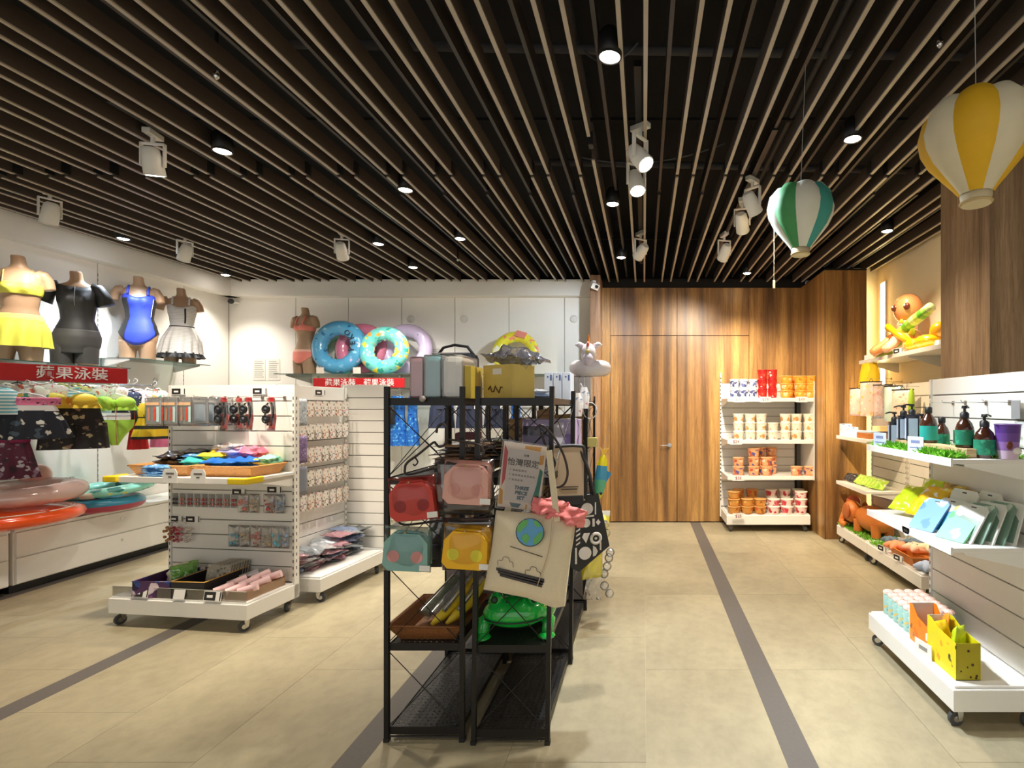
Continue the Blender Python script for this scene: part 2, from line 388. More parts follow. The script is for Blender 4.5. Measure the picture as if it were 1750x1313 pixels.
for k in range(k0, k1+1):
    x = .009 + k*.113; recess = (k % 3 == 1)
    ye = YB-.13 if x < -.66 else (YW-.02 if x < 2.05 else 6.3)
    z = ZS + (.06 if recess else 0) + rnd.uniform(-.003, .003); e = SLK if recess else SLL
    if k == -3: brk = 3.30
    else: brk = 3.69 + (.45 if recess else 0)
    gap = .14 if k == -3 else .012
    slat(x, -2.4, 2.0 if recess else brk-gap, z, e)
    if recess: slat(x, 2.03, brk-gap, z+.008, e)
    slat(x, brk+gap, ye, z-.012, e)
    link('sleeve', sleeve, ceil, (x, brk, z+.005))
for y in (-1.2, 1.4, 3.69, 6.3):
    part('cross_rail', MB().box(XL, XR, y-.012, y+.012, 3.5, 3.52), DKW, ceil)
# conduits and a duct in the dark void
for pts, r in (([(-.4, -2, 3.6), (-.4, 6.5, 3.6)], .03), ([(1.0, -1, 3.5), (1.05, 6.5, 3.55)], .02), ([(1.66, -2, 3.45), (1.6, 6.6, 3.45)], .05), ([(-2, 2.9, 3.5), (2.5, 3.1, 3.55)], .025), ([(-1, 4.4, 3.55), (2.7, 4.6, 3.55)], .03)):
    part('conduit', MB().tube(pts, r, 8), mat('dusty grey pipe', (70,68,70), .7), ceil)
def sag(p, q, d, n=14):
    p = Vector(p); q = Vector(q); return [p.lerp(q, i/n) - Vector((0, 0, d*4*(i/n)*(1-i/n))) for i in range(n+1)]
for p, q, d in (((-.4, 3.0, 3.6), (-.03, 2.75, 3.4), .12), ((.9, 2.3, 3.45), (1.9, 2.4, 3.5), .1), ((-.5, 4.0, 3.4), (.6, 3.9, 3.45), .09)):
    part('cable', MB().tube(sag(p, q, d), .006), mat('grey cable', (90,90,94), .6), ceil)

# ================================================================== LAMPS
def spot(o, power, col, ang, aim, loc, blend=.6, r=.04):
    L = bpy.data.lights.new('lamp', 'SPOT'); L.energy = power; L.color = col; L.spot_size = radians(ang); L.spot_blend = blend; L.shadow_soft_size = r
    lo = bpy.data.objects.new('lamp_light', L); C.objects.link(lo)
    d = Vector(aim) - Vector(loc); lo.location = loc; lo.rotation_euler = d.to_track_quat('-Z', 'Y').to_euler()
    lo.parent = o; lo.matrix_parent_inverse = o.matrix_basis.inverted()
BULB = {}
def bulb(col, s):
    n = 'lit lamp face %d' % (hash((col, s)) % 99999)
    return mat(n, tuple(int(255*c**(1/2.2)) for c in col), .5, emit=s, var=0)
can = MB().lathe([(.05, .0), (.056, .005), (.056, .09), (.035, .12)], 18)
def downlight(x, y, label, col=NEUT, power=None, ang=105, aim=None, z=3.10):
    t = thing('downlight', label, 'downlight', (x, y, z), group='recessed downlights between the slats')
    part('housing', can, BLACK, t, (0, 0, .004)); part('lens', MB().ball((0, 0, .006), (.046, .046, .018), 18, 8), bulb(col, 30), t)
    part('trim_ring', MB().torus(.051, .005, 20, 6), BLACK, t)
    spot(t, DOWN if power is None else power, col, ang, aim or (x, y, 0), (x, y, z-.016), .9)
for x, y, lab, col in ((-.155, 2.41, 'nearest round downlight glowing among the slats above the racks', NEUT), (-2.64, 3.30, 'downlight beside the white track spot above the swim cap gondola', WARM),
        (-1.76, 3.89, 'downlight shining between slats halfway to the white back wall', WARM), (-2.61, 5.18, 'small downlight above the aisle before the bikini mannequin', NEUT),
        (-1.75, 5.02, 'round downlight above the middle of the white back wall', NEUT), (-2.65, 6.05, 'downlight closest to the white back wall fascia', NEUT),
        (-.245, 4.16, 'downlight beside a loose metal bracket above the rack row', NEUT), (-.24, 5.65, 'downlight above the wooden post at the back', NEUT),
        (1.25, 3.15, 'downlight between the two hanging balloons', WARM), (2.22, 4.80, 'downlight by the cream wall above the inflatable toys', WARM),
        (1.24, 6.32, 'downlight just in front of the wooden double door wall', WARM), (-4.96, 5.02, 'downlight tight against the white fascia above the mannequins', COOL),
        (-5.08, 6.40, 'downlight in the far corner by the dome camera', NEUT)):
    downlight(x, y, lab, col)
for x, y in ((-4.6, .6), (-2.6, .4), (-.6, .2), (1.3, .4), (-3.6, -1.3), (-.2, -1.3)):  # unseen lamps added to light the shop from the viewer's side
    downlight(x, y, power=70, label='unseen downlight added for fill over the shop front behind the viewer, %s' % {-4.6: 'by the mannequin wall', -2.6: 'before the goggles', -.6: 'before the racks', 1.3: 'by the balloons', -3.6: 'nearest the street, outer', -.2: 'nearest the street, inner'}[x], col=NEUT); bpy.context.view_layer.update()

spot_body = MB().lathe([(.03, .10), (.044, .085), (.052, .03), (.054, -.055), (.050, -.062)][::-1], 20)
def track_spot(x, y, label, aim, col=NEUT, power=None, lit=True, z=2.98, ang=62, white=True):
    t = thing('track_spotlight', label, 'spotlight', (x, y, z), group='white track spotlights')
    d = (Vector(aim) - Vector((x, y, z))).normalized(); q = (-d).to_track_quat('Z', 'Y').to_euler()
    hd = part('lamp_head', spot_body, WHITE, t, (0, 0, 0), q)
    part('lens', MB().lathe([(.0, -.063), (.047, -.064), (.047, -.060)], 20), bulb(col, 40) if lit else mat('unlit lens', (150,150,150), .2), hd)
    part('trim_ring', MB().torus(.05, .006, 20, 6), WHITE, hd, (0, 0, -.06))
    rz = math.atan2(d.y, d.x) + pi/2 if abs(d.x)+abs(d.y) > .05 else 0
    b = MB()
    for s in (-1, 1): b.box(s*.062-.004, s*.062+.004, -.012, .012, -.01, .13)
    b.box(-.066, .066, -.012, .012, .122, .13).cyl((0, 0, .13), (0, 0, .17), .012).box(-.022, .022, -.06, .06, .17, .2)
    part('yoke', b, WHITE, t, (0, 0, 0), (0, 0, rz))
    if lit: spot(t, TRACK if power is None else power, col, ang, aim, Vector((x, y, z)) + d*.075, .7)
for x, y0, y1 in ((-.03, 2.6, 6.2), (.80, 3.2, 6.0), (-2.95, 2.9, 6.0), (-4.52, 3.4, 6.0)):
    solid('lighting_track', 'black lighting track between the slats at %s' % {-.03: 'the middle of the shop', .80: 'the green balloon', -2.95: 'the swim cap gondola', -4.52: 'the mannequin wall'}[x],
          'lighting track', MB().box(x-.018, x+.018, y0, y1, 3.18, 3.21), BLACK)
track_spot(-3.0, 3.22, 'white track spot pointing down with a bright slit of lens', (-3.1, 3.75, 1.2), WARM, power=125, ang=80)
track_spot(-4.6, 4.08, 'blazing white track spot nearest the mannequin wall', (-5.3, 4.4, 1.3), NEUT, power=55, ang=85)
track_spot(-4.46, 5.12, 'white track spot turned to the wall beside the corner mannequins', (-5.3, 5.5, 1.4), NEUT, power=60, ang=85)
track_spot(-2.9, 5.06, 'white track spot turned to the bikini mannequin', (-3.3, 6.6, 1.3), NEUT, ang=80)
track_spot(-.02, 3.14, 'upper of two dazzling cool spots on the middle track', (1.55, 2.0, .7), COOL, power=200, ang=70)
track_spot(-.05, 3.50, 'lower of two dazzling cool spots on the middle track', (.5, 2.3, .0), COOL, power=150, ang=80)
track_spot(-.03, 5.06, 'white track spot turned away towards the pale back wall', (-1.2, 6.9, 1.8), COOL, ang=75)
track_spot(.80, 3.87, 'lit track spot with yellow rim beside the green balloon', (2.25, 5.3, .9), AMBER, power=170)
track_spot(.80, 4.28, 'white track spot hanging just below the lit yellow one', (1.55, 6.6, 1.1), WARM, power=190, ang=70)
track_spot(.78, 5.10, 'white track spot facing the wooden doors', (.3, 6.8, 1.5), WARM, power=150, ang=85)
# ================================================================== FIXTURES
wheel_me = MB().cyl((-.012, 0, 0), (.012, 0, 0), .034, n=18).mesh(RUBBER, .004, 'wheel')
hub_q = MB().cyl((-.014, 0, 0), (.014, 0, 0), .015, n=12)
fork_q = MB().box(-.02, .02, -.02, .02, .062, .072)
for s in (-1, 1): fork_q.prism([(-.018, .065), (.018, .065), (.012, -.002), (0, -.008), (-.006, -.002)], s*.0175-.0015, s*.0175+.0015, 'x')
fork_me = fork_q.mesh(CHROME, 0, 'caster_fork'); hub_me = hub_q.mesh(CHROME, 0, 'hub')
def caster(par, x, y, rz):
    c = link('caster', fork_me, par, (x, y, .034), (0, 0, rz)); link('wheel', wheel_me, c, (0, -.012, 0)); link('hub', hub_me, c, (0, -.012, 0))
def shelf_part(par, w, z, d, y0=-.03, brackets=True, tag_rail=True):
    q = MB().box(-w/2, w/2, y0-d, y0, z-.022, z).box(-w/2, w/2, y0-d-.012, y0-d, z-.034, z+.004)
    s = part('shelf', q, WHITE, par, bev=.002)
    if brackets:
        for sx in (-1, 1):
            part('bracket', MB().prism([(y0, z-.022), (y0-d*.85, z-.022), (y0-d*.85, z-.034), (y0-.04, z-.10), (y0, z-.10)], sx*(w/2-.012)-.0015, sx*(w/2-.012)+.0015, 'x'), WHITE, s)
    return s
def gondola(label, w, d, h, loc, rz, shelves=(), base=True, slat_h=.105, top_plain=.12, base_behind=False):
    g = thing('display_gondola', label, 'gondola', loc, rz)
    if base:
        y0, y1 = (-d, 0) if not base_behind else (0, d)
        part('base', MB().box(-w/2, w/2, y0, y1, .088, .19), WHITE, g, bev=.004)
        part('base_tray', MB().box(-w/2+.012, w/2-.012, y0+.012, y1-.005, .19, .203), WHITE, g, bev=.003)
        for x in (-w/2+.05, w/2-.05):
            for y in (y0+.05, y1-.05): caster(g, x, y, random.uniform(-.9, .9) if y == y0+.05 else .4)
    zlo = .205
    for sx in (-1, 1):
        u = part('upright', MB().box(sx*(w/2-.011)-.011, sx*(w/2-.011)+.011, -.045, .0, .09, h), WHITE, g)
        q = MB(); n = int((h-.3)/.05)
        for k in range(n): q.box(sx*(w/2-.011)-.004, sx*(w/2-.011)+.004, -.0462, -.0448, .25+k*.05, .272+k*.05)
        if sx: q2 = q; n2 = n
        for k in range(n): q.box(sx*w/2-.0008, sx*w/2+.0008, -.03, -.022, .25+k*.05, .272+k*.05)
        part('slot_row', q, mat('slot grey', (96,92,88), .6), u)
    part('backing', MB().box(-w/2+.022, w/2-.022, -.022, -.006, zlo, h-.004), GROOVE, g)
    n = int((h - top_plain - zlo)/slat_h); sh = (h - top_plain - zlo)/n
    sm = MB().box(-w/2+.023, w/2-.023, -.036, -.02, .0035, sh-.0035).mesh(WHITE, .002, 'slat')
    for k in range(n): link('slat', sm, g, (0, 0, zlo+k*sh))
    part('top_panel', MB().box(-w/2+.023, w/2-.023, -.036, -.02, h-top_plain+.0035, h), WHITE, g, bev=.002)
    for z, sd in shelves: shelf_part(g, w-.004, z, sd, -.045)
    return g
RA = radians(-7)
LA = (-3.08, 3.977, 0); A = gondola('white slatwall gondola on casters with goggles, basket shelf and yellow guards', 1.05, .45, 1.66, LA, RA, [(1.02, .40)]); FA = frame(LA, RA)
LB = (-2.817, 4.44, 0); B = gondola('white slatwall gondola hung with rows of keychain cards', .80, .42, 1.67, LB, radians(83)); FB = frame(LB, radians(83))
LCc = (-2.555, 4.865, 0); gondola('narrow bare slatwall panel closing the keychain gondola', .46, .4, 1.70, LCc, RA, base_behind=True)
LR = (1.86, 2.89, 0); R1 = gondola('near white gondola with bottle shelf, snack shelf and low base', .92, .43, 1.67, LR, -pi/2, [(1.255, .385), (.845, .385)], top_plain=.10, slat_h=.13); FR = frame(LR, -pi/2)
LR2 = (2.57, 5.45, 0); gondola('white gondola in the corner by the wooden pier with elephant toy', .78, .43, 1.72, LR2, -pi/2, [(1.18, .38), (.68, .38)]); FR2 = frame(LR2, -pi/2)
LR3 = (2.57, 4.55, 0); gondola('white gondola with baskets behind the bottle gondola', .98, .43, 1.72, LR3, -pi/2); FR3 = frame(LR3, -pi/2)
# long wall shelf over those two
t = thing('wall_shelf', 'long white wall shelf carrying the inflatable octopus', 'shelf', (2.79, 4.9, 2.0))
part('board', MB().box(-.40, 0, -.92, .92, -.03, 0).box(-.412, -.40, -.92, .92, -.035, .004), WHITE, t, bev=.002)
for y in (-.85, 0, .85): part('bracket', MB().prism([(0, -.03), (-.33, -.03), (-.33, -.045), (-.03, -.13), (0, -.13)], y-.002, y+.002, 'y'), WHITE, t)
# yellow corner guards on gondola A's shelf
YEL = mat('yellow foam guard', (226,196,20), .55)
for sx, lab in ((-1, 'yellow foam corner guard on the far shelf corner over the bench'), (1, 'yellow foam corner guard on the shelf corner nearest the keychain cards')):
    q = MB().box(-.12 if sx > 0 else .0, 0 if sx > 0 else .09, -.018, .012, -.024, .018).box(-.012 if sx > 0 else -.018, .018 if sx > 0 else .012, -.018, .13, -.024, .018)
    p = FA(sx*.523, -.457, 1.01); solid('corner_guard', lab, 'corner guard', q, YEL, p, (0, 0, RA), bev=.008)

# snack shelving in the niche
SNX0, SNX1, SNF, SNB = .98, 2.035, 6.26, 6.80
t = SN = thing('snack_shelving', 'white shelving on casters stacked with noodle cups before the wooden wall', 'shelving', (0, 0, 0))
part('base', MB().box(SNX0+.01, 1.99, SNF+.02, SNB, .088, .20), WHITE, t, bev=.004)
part('base_tray', MB().box(SNX0+.02, 1.98, SNF+.03, SNB-.01, .20, .213), WHITE, t)
for x in (SNX0+.07, 1.93):
    for y in (SNF+.08, SNB-.07): caster(t, x, y, .5 if x > 1.5 else -.3)
part('side_panel', MB().box(SNX0, SNX0+.014, SNB-.05, SNB, .09, 1.93), WHITE, t)
q = MB()
for k in range(32): q.box(SNX0-.0008, SNX0+.015, SNB-.0508, SNB-.049, .3+k*.05, .322+k*.05)
part('slot_row', q, MC['slot grey'], t)
for sz in range(15):
    part('slat', MB().box(SNX0+.016, 1.94, SNB-.03, SNB-.012, .22+sz*.105+.003, .22+(sz+1)*.105-.003), WHITE, t)
part('backing', MB().box(SNX0+.014, 2.03, SNB-.012, SNB-.004, .21, 1.80), GROOVE, t)
part('upright', MB().box(1.945, 1.965, SNB-.045, SNB-.01, .2, 1.82), DARK, t)
part('end_panel', MB().box(2.022, 2.034, SNF+.0, SNB, .62, 1.80), WHITE, t)
SZ = [.213, .67, 1.10, 1.60]
for z in SZ[1:]:
    s = part('shelf', MB().box(SNX0+.016, 2.02, SNF, SNB-.03, z-.024, z).box(SNX0+.016, 2.02, SNF-.012, SNF, z-.042, z+.004), WHITE, t, bev=.002)
    part('bracket', MB().prism([(SNB-.03, z-.024), (SNF+.04, z-.024), (SNF+.04, z-.04), (SNB-.05, z-.11), (SNB-.03, z-.11)], SNX0+.018, SNX0+.021, 'x'), WHITE, s)

# black wire racks in three rows of two
RKZ = [.06, .435, .81, 1.18, 1.535]
def perf():
    m, nt, b = _new('perforated black shelf'); L = nt.links
    ge = N(nt, 'ShaderNodeNewGeometry'); mp = N(nt, 'ShaderNodeVectorMath', operation='SCALE'); mp.inputs['Scale'].default_value = 40
    L.new(ge.outputs['Position'], mp.inputs[0]); fr = N(nt, 'ShaderNodeVectorMath', operation='FRACTION'); L.new(mp.outputs[0], fr.inputs[0])
    sb = N(nt, 'ShaderNodeVectorMath', operation='SUBTRACT'); sb.inputs[1].default_value = (.5, .5, .5); L.new(fr.outputs[0], sb.inputs[0])
    ml = N(nt, 'ShaderNodeVectorMath', operation='MULTIPLY'); ml.inputs[1].default_value = (1, 1, 0); L.new(sb.outputs[0], ml.inputs[0])
    ln = N(nt, 'ShaderNodeVectorMath', operation='LENGTH'); L.new(ml.outputs[0], ln.inputs[0])
    lt = N(nt, 'ShaderNodeMath', operation='GREATER_THAN'); lt.inputs[1].default_value = .2; L.new(ln.outputs['Value'], lt.inputs[0]); L.new(lt.outputs[0], b.inputs['Alpha'])
    b.inputs['Base Color'].default_value = lin((44,42,41)); b.inputs['Roughness'].default_value = .4; b.inputs['Metallic'].default_value = .3
    return m
PERF = perf()
def rack(label, x0, x1, y0, y1, h=1.59, lean=0.0):
    t = thing('wire_rack', label, 'rack', ((x0+x1)/2, (y0+y1)/2, 0), group='black folding wire racks'); w, d = (x1-x0)/2, (y1-y0)/2
    for sx in (-1, 1):
        for sy in (-1, 1):
            p = part('post', MB().prism([(sx*w-.010, 0), (sx*w+.010, 0), (sx*w+.010+lean, h), (sx*w-.010+lean, h)], sy*d-.010, sy*d+.010), BLACK, t)
            part('foot', MB().box(sx*w-.012, sx*w+.012, sy*d-.012, sy*d+.012, 0, .018), DARK, p)
    for z in RKZ:
        o = lean*z/h
        s = part('shelf', MB().box(-w+.011+o, w-.011+o, -d+.006, d-.006, z-.003, z), PERF, t)
        r = MB()
        for sy in (-1, 1): r.box(-w+.01+o, w-.01+o, sy*(d-.004)-.003, sy*(d-.004)+.003, z-.03, z+.004)
        for sx in (-1, 1): r.box(sx*(w-.012)-.002+o, sx*(w-.012)+.002+o, -d, d, z-.026, z+.004)
        part('rim', r, BLACK, s)
        part('stretcher', MB().cyl((-w+o, -d, z-.038), (w+o, -d, z-.038), .004, n=6), BLACK, s) if z < .1 else None
    for sy in (-1, 1):
        for za, zb in zip(RKZ, RKZ[1:]):
            for a, b in ((za, zb), (zb, za)):
                part('brace_rod', MB().cyl((-w+.01+lean*a/h, sy*d, a+.01 if a == za else a-.035), (w-.01+lean*b/h, sy*d, b-.035 if b == zb else b+.01), .0022, n=5), BLACK, t)
    for sx in (-1, 1):
        for za, zb in ((RKZ[2], RKZ[3]), (RKZ[3], RKZ[4])):
            part('brace_rod', MB().cyl((sx*w+lean*za/h, -d, za), (sx*w+lean*zb/h, d, zb-.03), .0022, n=5).cyl((sx*w+lean*zb/h, -d, zb-.03), (sx*w+lean*za/h, d, za), .0022, n=5), BLACK, t)
rack('front black wire rack carrying the four small pouches', -1.15, -.812, 2.36, 3.08)
rack('front black wire rack with the hanging tote bags and green frog', -.755, -.427, 2.34, 3.07, lean=.02)
rack('black wire rack in the middle row behind the pouches', -1.15, -.812, 3.12, 3.88)
rack('black wire rack in the middle row behind the tote bags', -.76, -.43, 3.12, 3.88, lean=.01)
rack('rearmost black wire rack on the side of the swim trunks', -1.15, -.812, 3.92, 4.68)
rack('rearmost black wire rack under the white unicorn float', -.77, -.44, 3.92, 4.68)

# storage benches along the mannequin wall
for y0, y1, lab in ((2.6, 4.155, 'white drawer bench at the picture edge under the orange raft'), (4.185, 6.1, 'long white drawer bench under the mint swim ring')):
    t = thing('storage_bench', lab, 'bench', (0, 0, 0))
    part('carcass', MB().box(-5.43, -5.012, y0, y1, .075, .50), WHITE, t, bev=.003)
    part('top', MB().box(-5.44, -4.995, y0-.003, y1+.003, .50, .525), WHITE, t, bev=.004)
    part('plinth', MB().box(-5.42, -5.07, y0+.02, y1-.02, 0, .075), DARK, t)
    n = max(1, round((y1-y0)/1.9))
    for z0, z1 in ((.085, .285), (.297, .49)):
        dr = part('drawer', MB().box(-5.012, -4.996, y0+.012, y1-.012, z0, z1), WHITE, t, bev=.002)
        part('lock', MB().cyl((-4.996, (y0+y1)/2-.1, z1-.06), (-4.991, (y0+y1)/2-.1, z1-.06), .011), CHROME, dr)

# glass shelves with their signs
RED = mat('red sign', (188,28,34), .4)
SIGNW = mat('sign white', (235,228,224), .5)
def glass_shelf(label, c, L, d, along, nb=2):
    t = thing('glass_shelf', label, 'glass shelf', c, 0 if along == 'x' else pi/2)
    part('pane', MB().box(-L/2, L/2, -d, 0, -.008, 0), GLASS, t)                       # local: front faces -y
    part('pane_edge', MB().box(-L/2, L/2, -d-.0008, -d, -.008, 0), mat('glass edge', (70,100,92), .2), t)
    for i in range(nb):
        x = -L/2 + .06 + i*(L-.12)/(nb-1)
        part('bracket', MB().prism([(0, -.008), (-d*.8, -.008), (-d*.8, -.02), (-.02, -.09), (0, -.09)], x-.002, x+.002, 'x'), CHROME, t)
    return t
def red_sign(label, c, W, H, texts, rz):
    t = thing('hanging_sign', label, 'sign', c, rz)
    part('board', MB().box(-W/2, W/2, -.004, .004, -H, 0), RED, t, bev=.003)
    for x, s in texts: glyphs(s, H*.8, SIGNW, 'lettering', t, (x, -.0055, -H*.5), bold=H*.006)
    part('clip', MB().box(-W/2+.05, -W/2+.07, -.003, .003, 0, .03).box(W/2-.07, W/2-.05, -.003, .003, 0, .03), CHROME, t)
glass_shelf('glass shelf holding the yellow and black mannequins', (-5.45, 4.10, 1.855), 1.55, .70, 'y')
glass_shelf('glass shelf holding the blue and the striped mannequins', (-5.45, 5.69, 1.985), .95, .38, 'y')
glass_shelf('glass shelf with bikini mannequin and swim rings on the back wall', (-3.55, 6.92, 1.895), 1.75, .62, 'x', 3)
glass_shelf('glass shelf of the yellow swim ring on the back wall', (-1.45, 6.92, 1.90), 1.15, .45, 'x')
red_sign('red sign with two rows of white lettering under the bikini mannequin', (-3.40, 6.29, 1.84), 1.09, .115, [(-.22, '蘋果泳裝'), (.24, '蘋果泳裝')], 0)
red_sign('red sign with white lettering under the yellow bikini mannequin', (-4.80, 4.20, 1.835), 1.05, .135, [(.18, '蘋果泳裝')], radians(66))
# pegs on gondolas etc: dome camera, small wall camera, wall vents, notices
t = thing('security_camera', 'small dark domed camera in the corner of the white wall', 'camera', (-5.33, 6.80, 2.86))
part('mount', MB().cyl((0, .119, 0), (0, 0, 0), .02), WHITE, t); part('dome', MB().ball((0, 0, 0), .035), DARK, t)
t = thing('wall_camera', 'white box camera on top of the wooden post', 'camera', (-.60, 6.43, 2.98), .5)
part('bracket', MB().box(-.02, .02, .0, .08, .0, .06), WHITE, t); part('body', MB().box(-.05, .05, -.06, .05, -.04, .035), WHITE, t, rot=(.5, .3, 0), bev=.01); part('lens', MB().cyl((0, -.05, -.02), (0, -.075, -.035), .018), DARK, t)
for x, z, lab in ((-3.06, 2.65, 'round white wall cap above the yellow patterned ring'), (-2.36, 2.65, 'round white wall cap in the brightest back wall panel'), (-.92, 2.65, 'round white wall cap beside the wooden post')):
    solid('vent_disc', lab, 'wall vent', MB().lathe([(.0, 0), (.045, 0), (.05, -.004), (.045, -.01), (.0, -.01)][::-1], 24), mat('cap grey white', (216,212,204), .5), (x, 6.92, z), (-pi/2, 0, 0))
NT = mat('printed notice', (222,218,208), .7); LN = mat('notice print', (150,146,140), .7)
for px, py, w_, h_, lab in ((443, 632, .16, .28, 'paper notice taped on the wall beside the bikini mannequin'), (468, 632, .16, .28, 'second paper notice taped closest to the bikini mannequin'), (722, 610, .16, .24, 'paper notice on the wall behind the pink folded towel'), (748, 610, .16, .24, 'paper notice on the wall behind the black bag')):
    p = at(px, py, 6.915); t = thing('paper_notice', lab, 'notice', (p.x, 6.918, p.z))
    part('sheet', MB().box(-w_/2, w_/2, -.002, 0, -h_/2, h_/2), NT, t)
    q = MB()
    for k in range(9): q.box(-w_*.4, w_*(.2+.2*random.random()), -.0028, -.002, h_*.38-k*h_*.09-.004, h_*.38-k*h_*.09+.004)
    part('print', q, LN, t)
# light strip in the alcove
t = thing('led_strip', 'glowing warm light strip beside the wooden pier in the corner', 'light strip', (2.785, 6.12, .25), -pi/2)
part('channel', MB().box(-.055, .055, -.004, .014, 0, 2.7), WHITE, t); part('diffuser', MB().box(-.045, .045, -.012, 0, .02, 2.68), mat('led glow', (255,236,170), .5, emit=14, var=0), t)
# ================================================================== MANNEQUINS
SEC = [(.14, .155, .10, 0), (.20, .176, .115, .005), (.27, .178, .118, .008), (.34, .155, .102, .004), (.44, .118, .084, 0), (.52, .128, .09, 0), (.60, .146, .102, 0),
       (.67, .152, .098, .004), (.72, .158, .082, .008), (.752, .13, .066, .01), (.772, .08, .056, .012), (.79, .056, .052, .012), (.82, .050, .050, .010), (.875, .047, .047, 0)]
def sec(z):
    if z <= SEC[0][0]: return SEC[0][1:]
    for a, b in zip(SEC, SEC[1:]):
        if z <= b[0]:
            t = (z-a[0])/(b[0]-a[0]); t = t*t*(3-2*t)*.6 + t*.4
            return tuple(a[i]+(b[i]-a[i])*t for i in (1, 2, 3))
    return SEC[-1][1:]
def sway(z): return .022*sin((z-.1)*3.6)           # a hip-shot stance
def bpt(th, z, off=0):
    w, d, cy = sec(z); s = sin(th); bust = 0
    if s < 0: bust = .034*math.exp(-((z-.605)/.05)**2) * (math.exp(-((cos(th)*w-.062)/.05)**2) + math.exp(-((cos(th)*w+.062)/.05)**2))
    else: bust = -.02*math.exp(-((z-.24)/.07)**2)*(abs(cos(th)) < .75)
    return Vector((sway(z) + (w+off)*cos(th), cy + (d+off)*s - bust, z))
def body_mesh():
    q = MB(); n = 36; zs = [.14+.735*k/36 for k in range(37)]
    q.loft([[bpt(2*pi*i/n, z) for i in range(n)] for z in zs])
    for sx in (-1, 1):
        q.loft([[Vector((sway(.14)*(z/.2) + sx*(.082+.01*(1-z/.2)) + r*cos(2*pi*i/20), .005+r*1.12*sin(2*pi*i/20), z)) for i in range(20)] for z, r in ((0, .073), (.06, .078), (.12, .084), (.18, .088), (.23, .07))])
        q.tube([(sx*.125, .01, .735), (sx*.168, .01, .722), (sx*.196, .012, .68), (sx*.21, .012, .615)], [.045, .052, .047, .043], 14)
    return q.mesh(SKIN, 0, 'torso')
BODY = body_mesh()
def wrap(top, bot, off, n=72, m=14, th0=0, th1=2*pi):
    """cloth that follows the torso between two edges given as functions of the angle"""
    q = MB(); full = abs(th1-th0-2*pi) < 1e-6; vs = []; cols = n if full else n+1
    for layer in (off, off-.004):
        for j in range(m+1):
            for i in range(cols):
                th = th0+(th1-th0)*i/n; zt, zb = top(th), bot(th); zt = max(zt, zb+.002); vs.append(bpt(th, zb+(zt-zb)*j/m, layer))
    k = (m+1)*cols; fs = []
    for j in range(m):
        for i in range(n):
            a = j*cols+i; b = j*cols+(i+1) % cols; fs.append((a, b, b+cols, a+cols)); fs.append((k+a+cols, k+b+cols, k+b, k+a))
    for i in range(n):
        a = i; b = (i+1) % cols; fs.append((b, a, k+a, k+b)); a += m*cols; b += m*cols; fs.append((a, b, k+b, k+a))
    return q.add(vs, fs, True)
def skirt(z0, z1, flare, pleats, off=.008, amp=.016):
    q = MB(); n = 96; rings = []
    for j in range(9):
        t = j/8; z = z0+(z1-z0)*t; w, d, cy = sec(max(z, .2)); w = max(w, sec(z0)[0]); rg = []
        for i in range(n):
            th = 2*pi*i/n; k = off+flare*t+amp*t*sin(pleats*th+sin(2*th))
            rg.append(Vector((sway(max(z, .15))+(w+k)*cos(th), cy+(max(d, .1)+k)*sin(th), z)))
        rings.append(rg)
    q.loft(rings + [[p*1 + Vector((0, 0, 0)) for p in r] for r in []], cap=False)
    return q
fr = lambda th: max(0.0, -sin(th)) ; bk = lambda th: max(0.0, sin(th)); sd = lambda th: abs(cos(th))
def vcut(lo, hi, p=2.2): return lambda th: lo + (hi-lo)*sd(th)**p           # low at front/back, high on the hips
def mannequin(label, loc, rz, s=1.0):
    t = thing('mannequin', label, 'mannequin', loc, rz, group='headless torso mannequins on the glass shelves'); t.scale = (s*.87, s*.93, s)
    o = link('torso', BODY, t); md = o.modifiers.new('fuse', 'REMESH'); md.mode = 'VOXEL'; md.voxel_size = .007; md.use_smooth_shade = True
    part('base_disc', MB().lathe([(.10, 0), (.10, .004)], 24), CHROME, t, (0, 0, -.0005)); return t
def straps(t, m, xs, zf, zb, r=.005):
    for x in xs:
        q = MB(); pts = []
        for k in range(11):
            u = k/10; zz = zf+(.752-zf)*min(1, u*2) if u <= .5 else .752+(zb-.752)*(u-.5)*2
            w, d, cy = sec(min(zz, .75)); y = (-1 if u < .5 else 1)*(d+.006)*math.sqrt(max(.05, 1-min(.95, (x/(w+.01))**2))) + cy
            if u < .5: y -= .03*math.exp(-((zz-.605)/.05)**2)
            if abs(u-.5) < .06: y = cy; zz = .77
            pts.append((sway(zz)+x, y, zz+.004))
        part('strap', q.tube(pts, r, 6), m, t)
YB1 = mat('yellow swim fabric', (226,222,84), .7); YB2 = mat('pale yellow trim', (236,230,120), .7)
m1 = mannequin('headless mannequin in a yellow bikini with short skirt', (-5.12, 4.30, 1.856), radians(38), 1.0)
part('bikini_top', wrap(lambda th: .635+.012*fr(th), lambda th: .555+.02*bk(th), .006), YB1, m1); straps(m1, YB2, (-.085, .085), .64, .64)
part('skirt', skirt(.36, .13, .035, 13), YB1, m1); part('waistband', wrap(lambda th: .395, lambda th: .345, .009), YB2, m1)
BK = mat('black swim fabric', (38,38,40), .5, var=.15); BK2 = mat('charcoal swim fabric', (62,60,60), .55)
m2 = mannequin('headless mannequin in a black short sleeved swim shirt and shorts', (-5.12, 4.74, 1.856), radians(36), .98)
q = wrap(lambda th: .752-.03*fr(th)**3, lambda th: .20, .008)
for sx in (-1, 1): q.tube([(sx*.12, .01, .735), (sx*.17, .01, .722), (sx*.205, .012, .665), (sx*.235, .014, .585)], [.052, .062, .066, .075], 18)
part('swim_shirt', q, BK, m2)
q = MB()
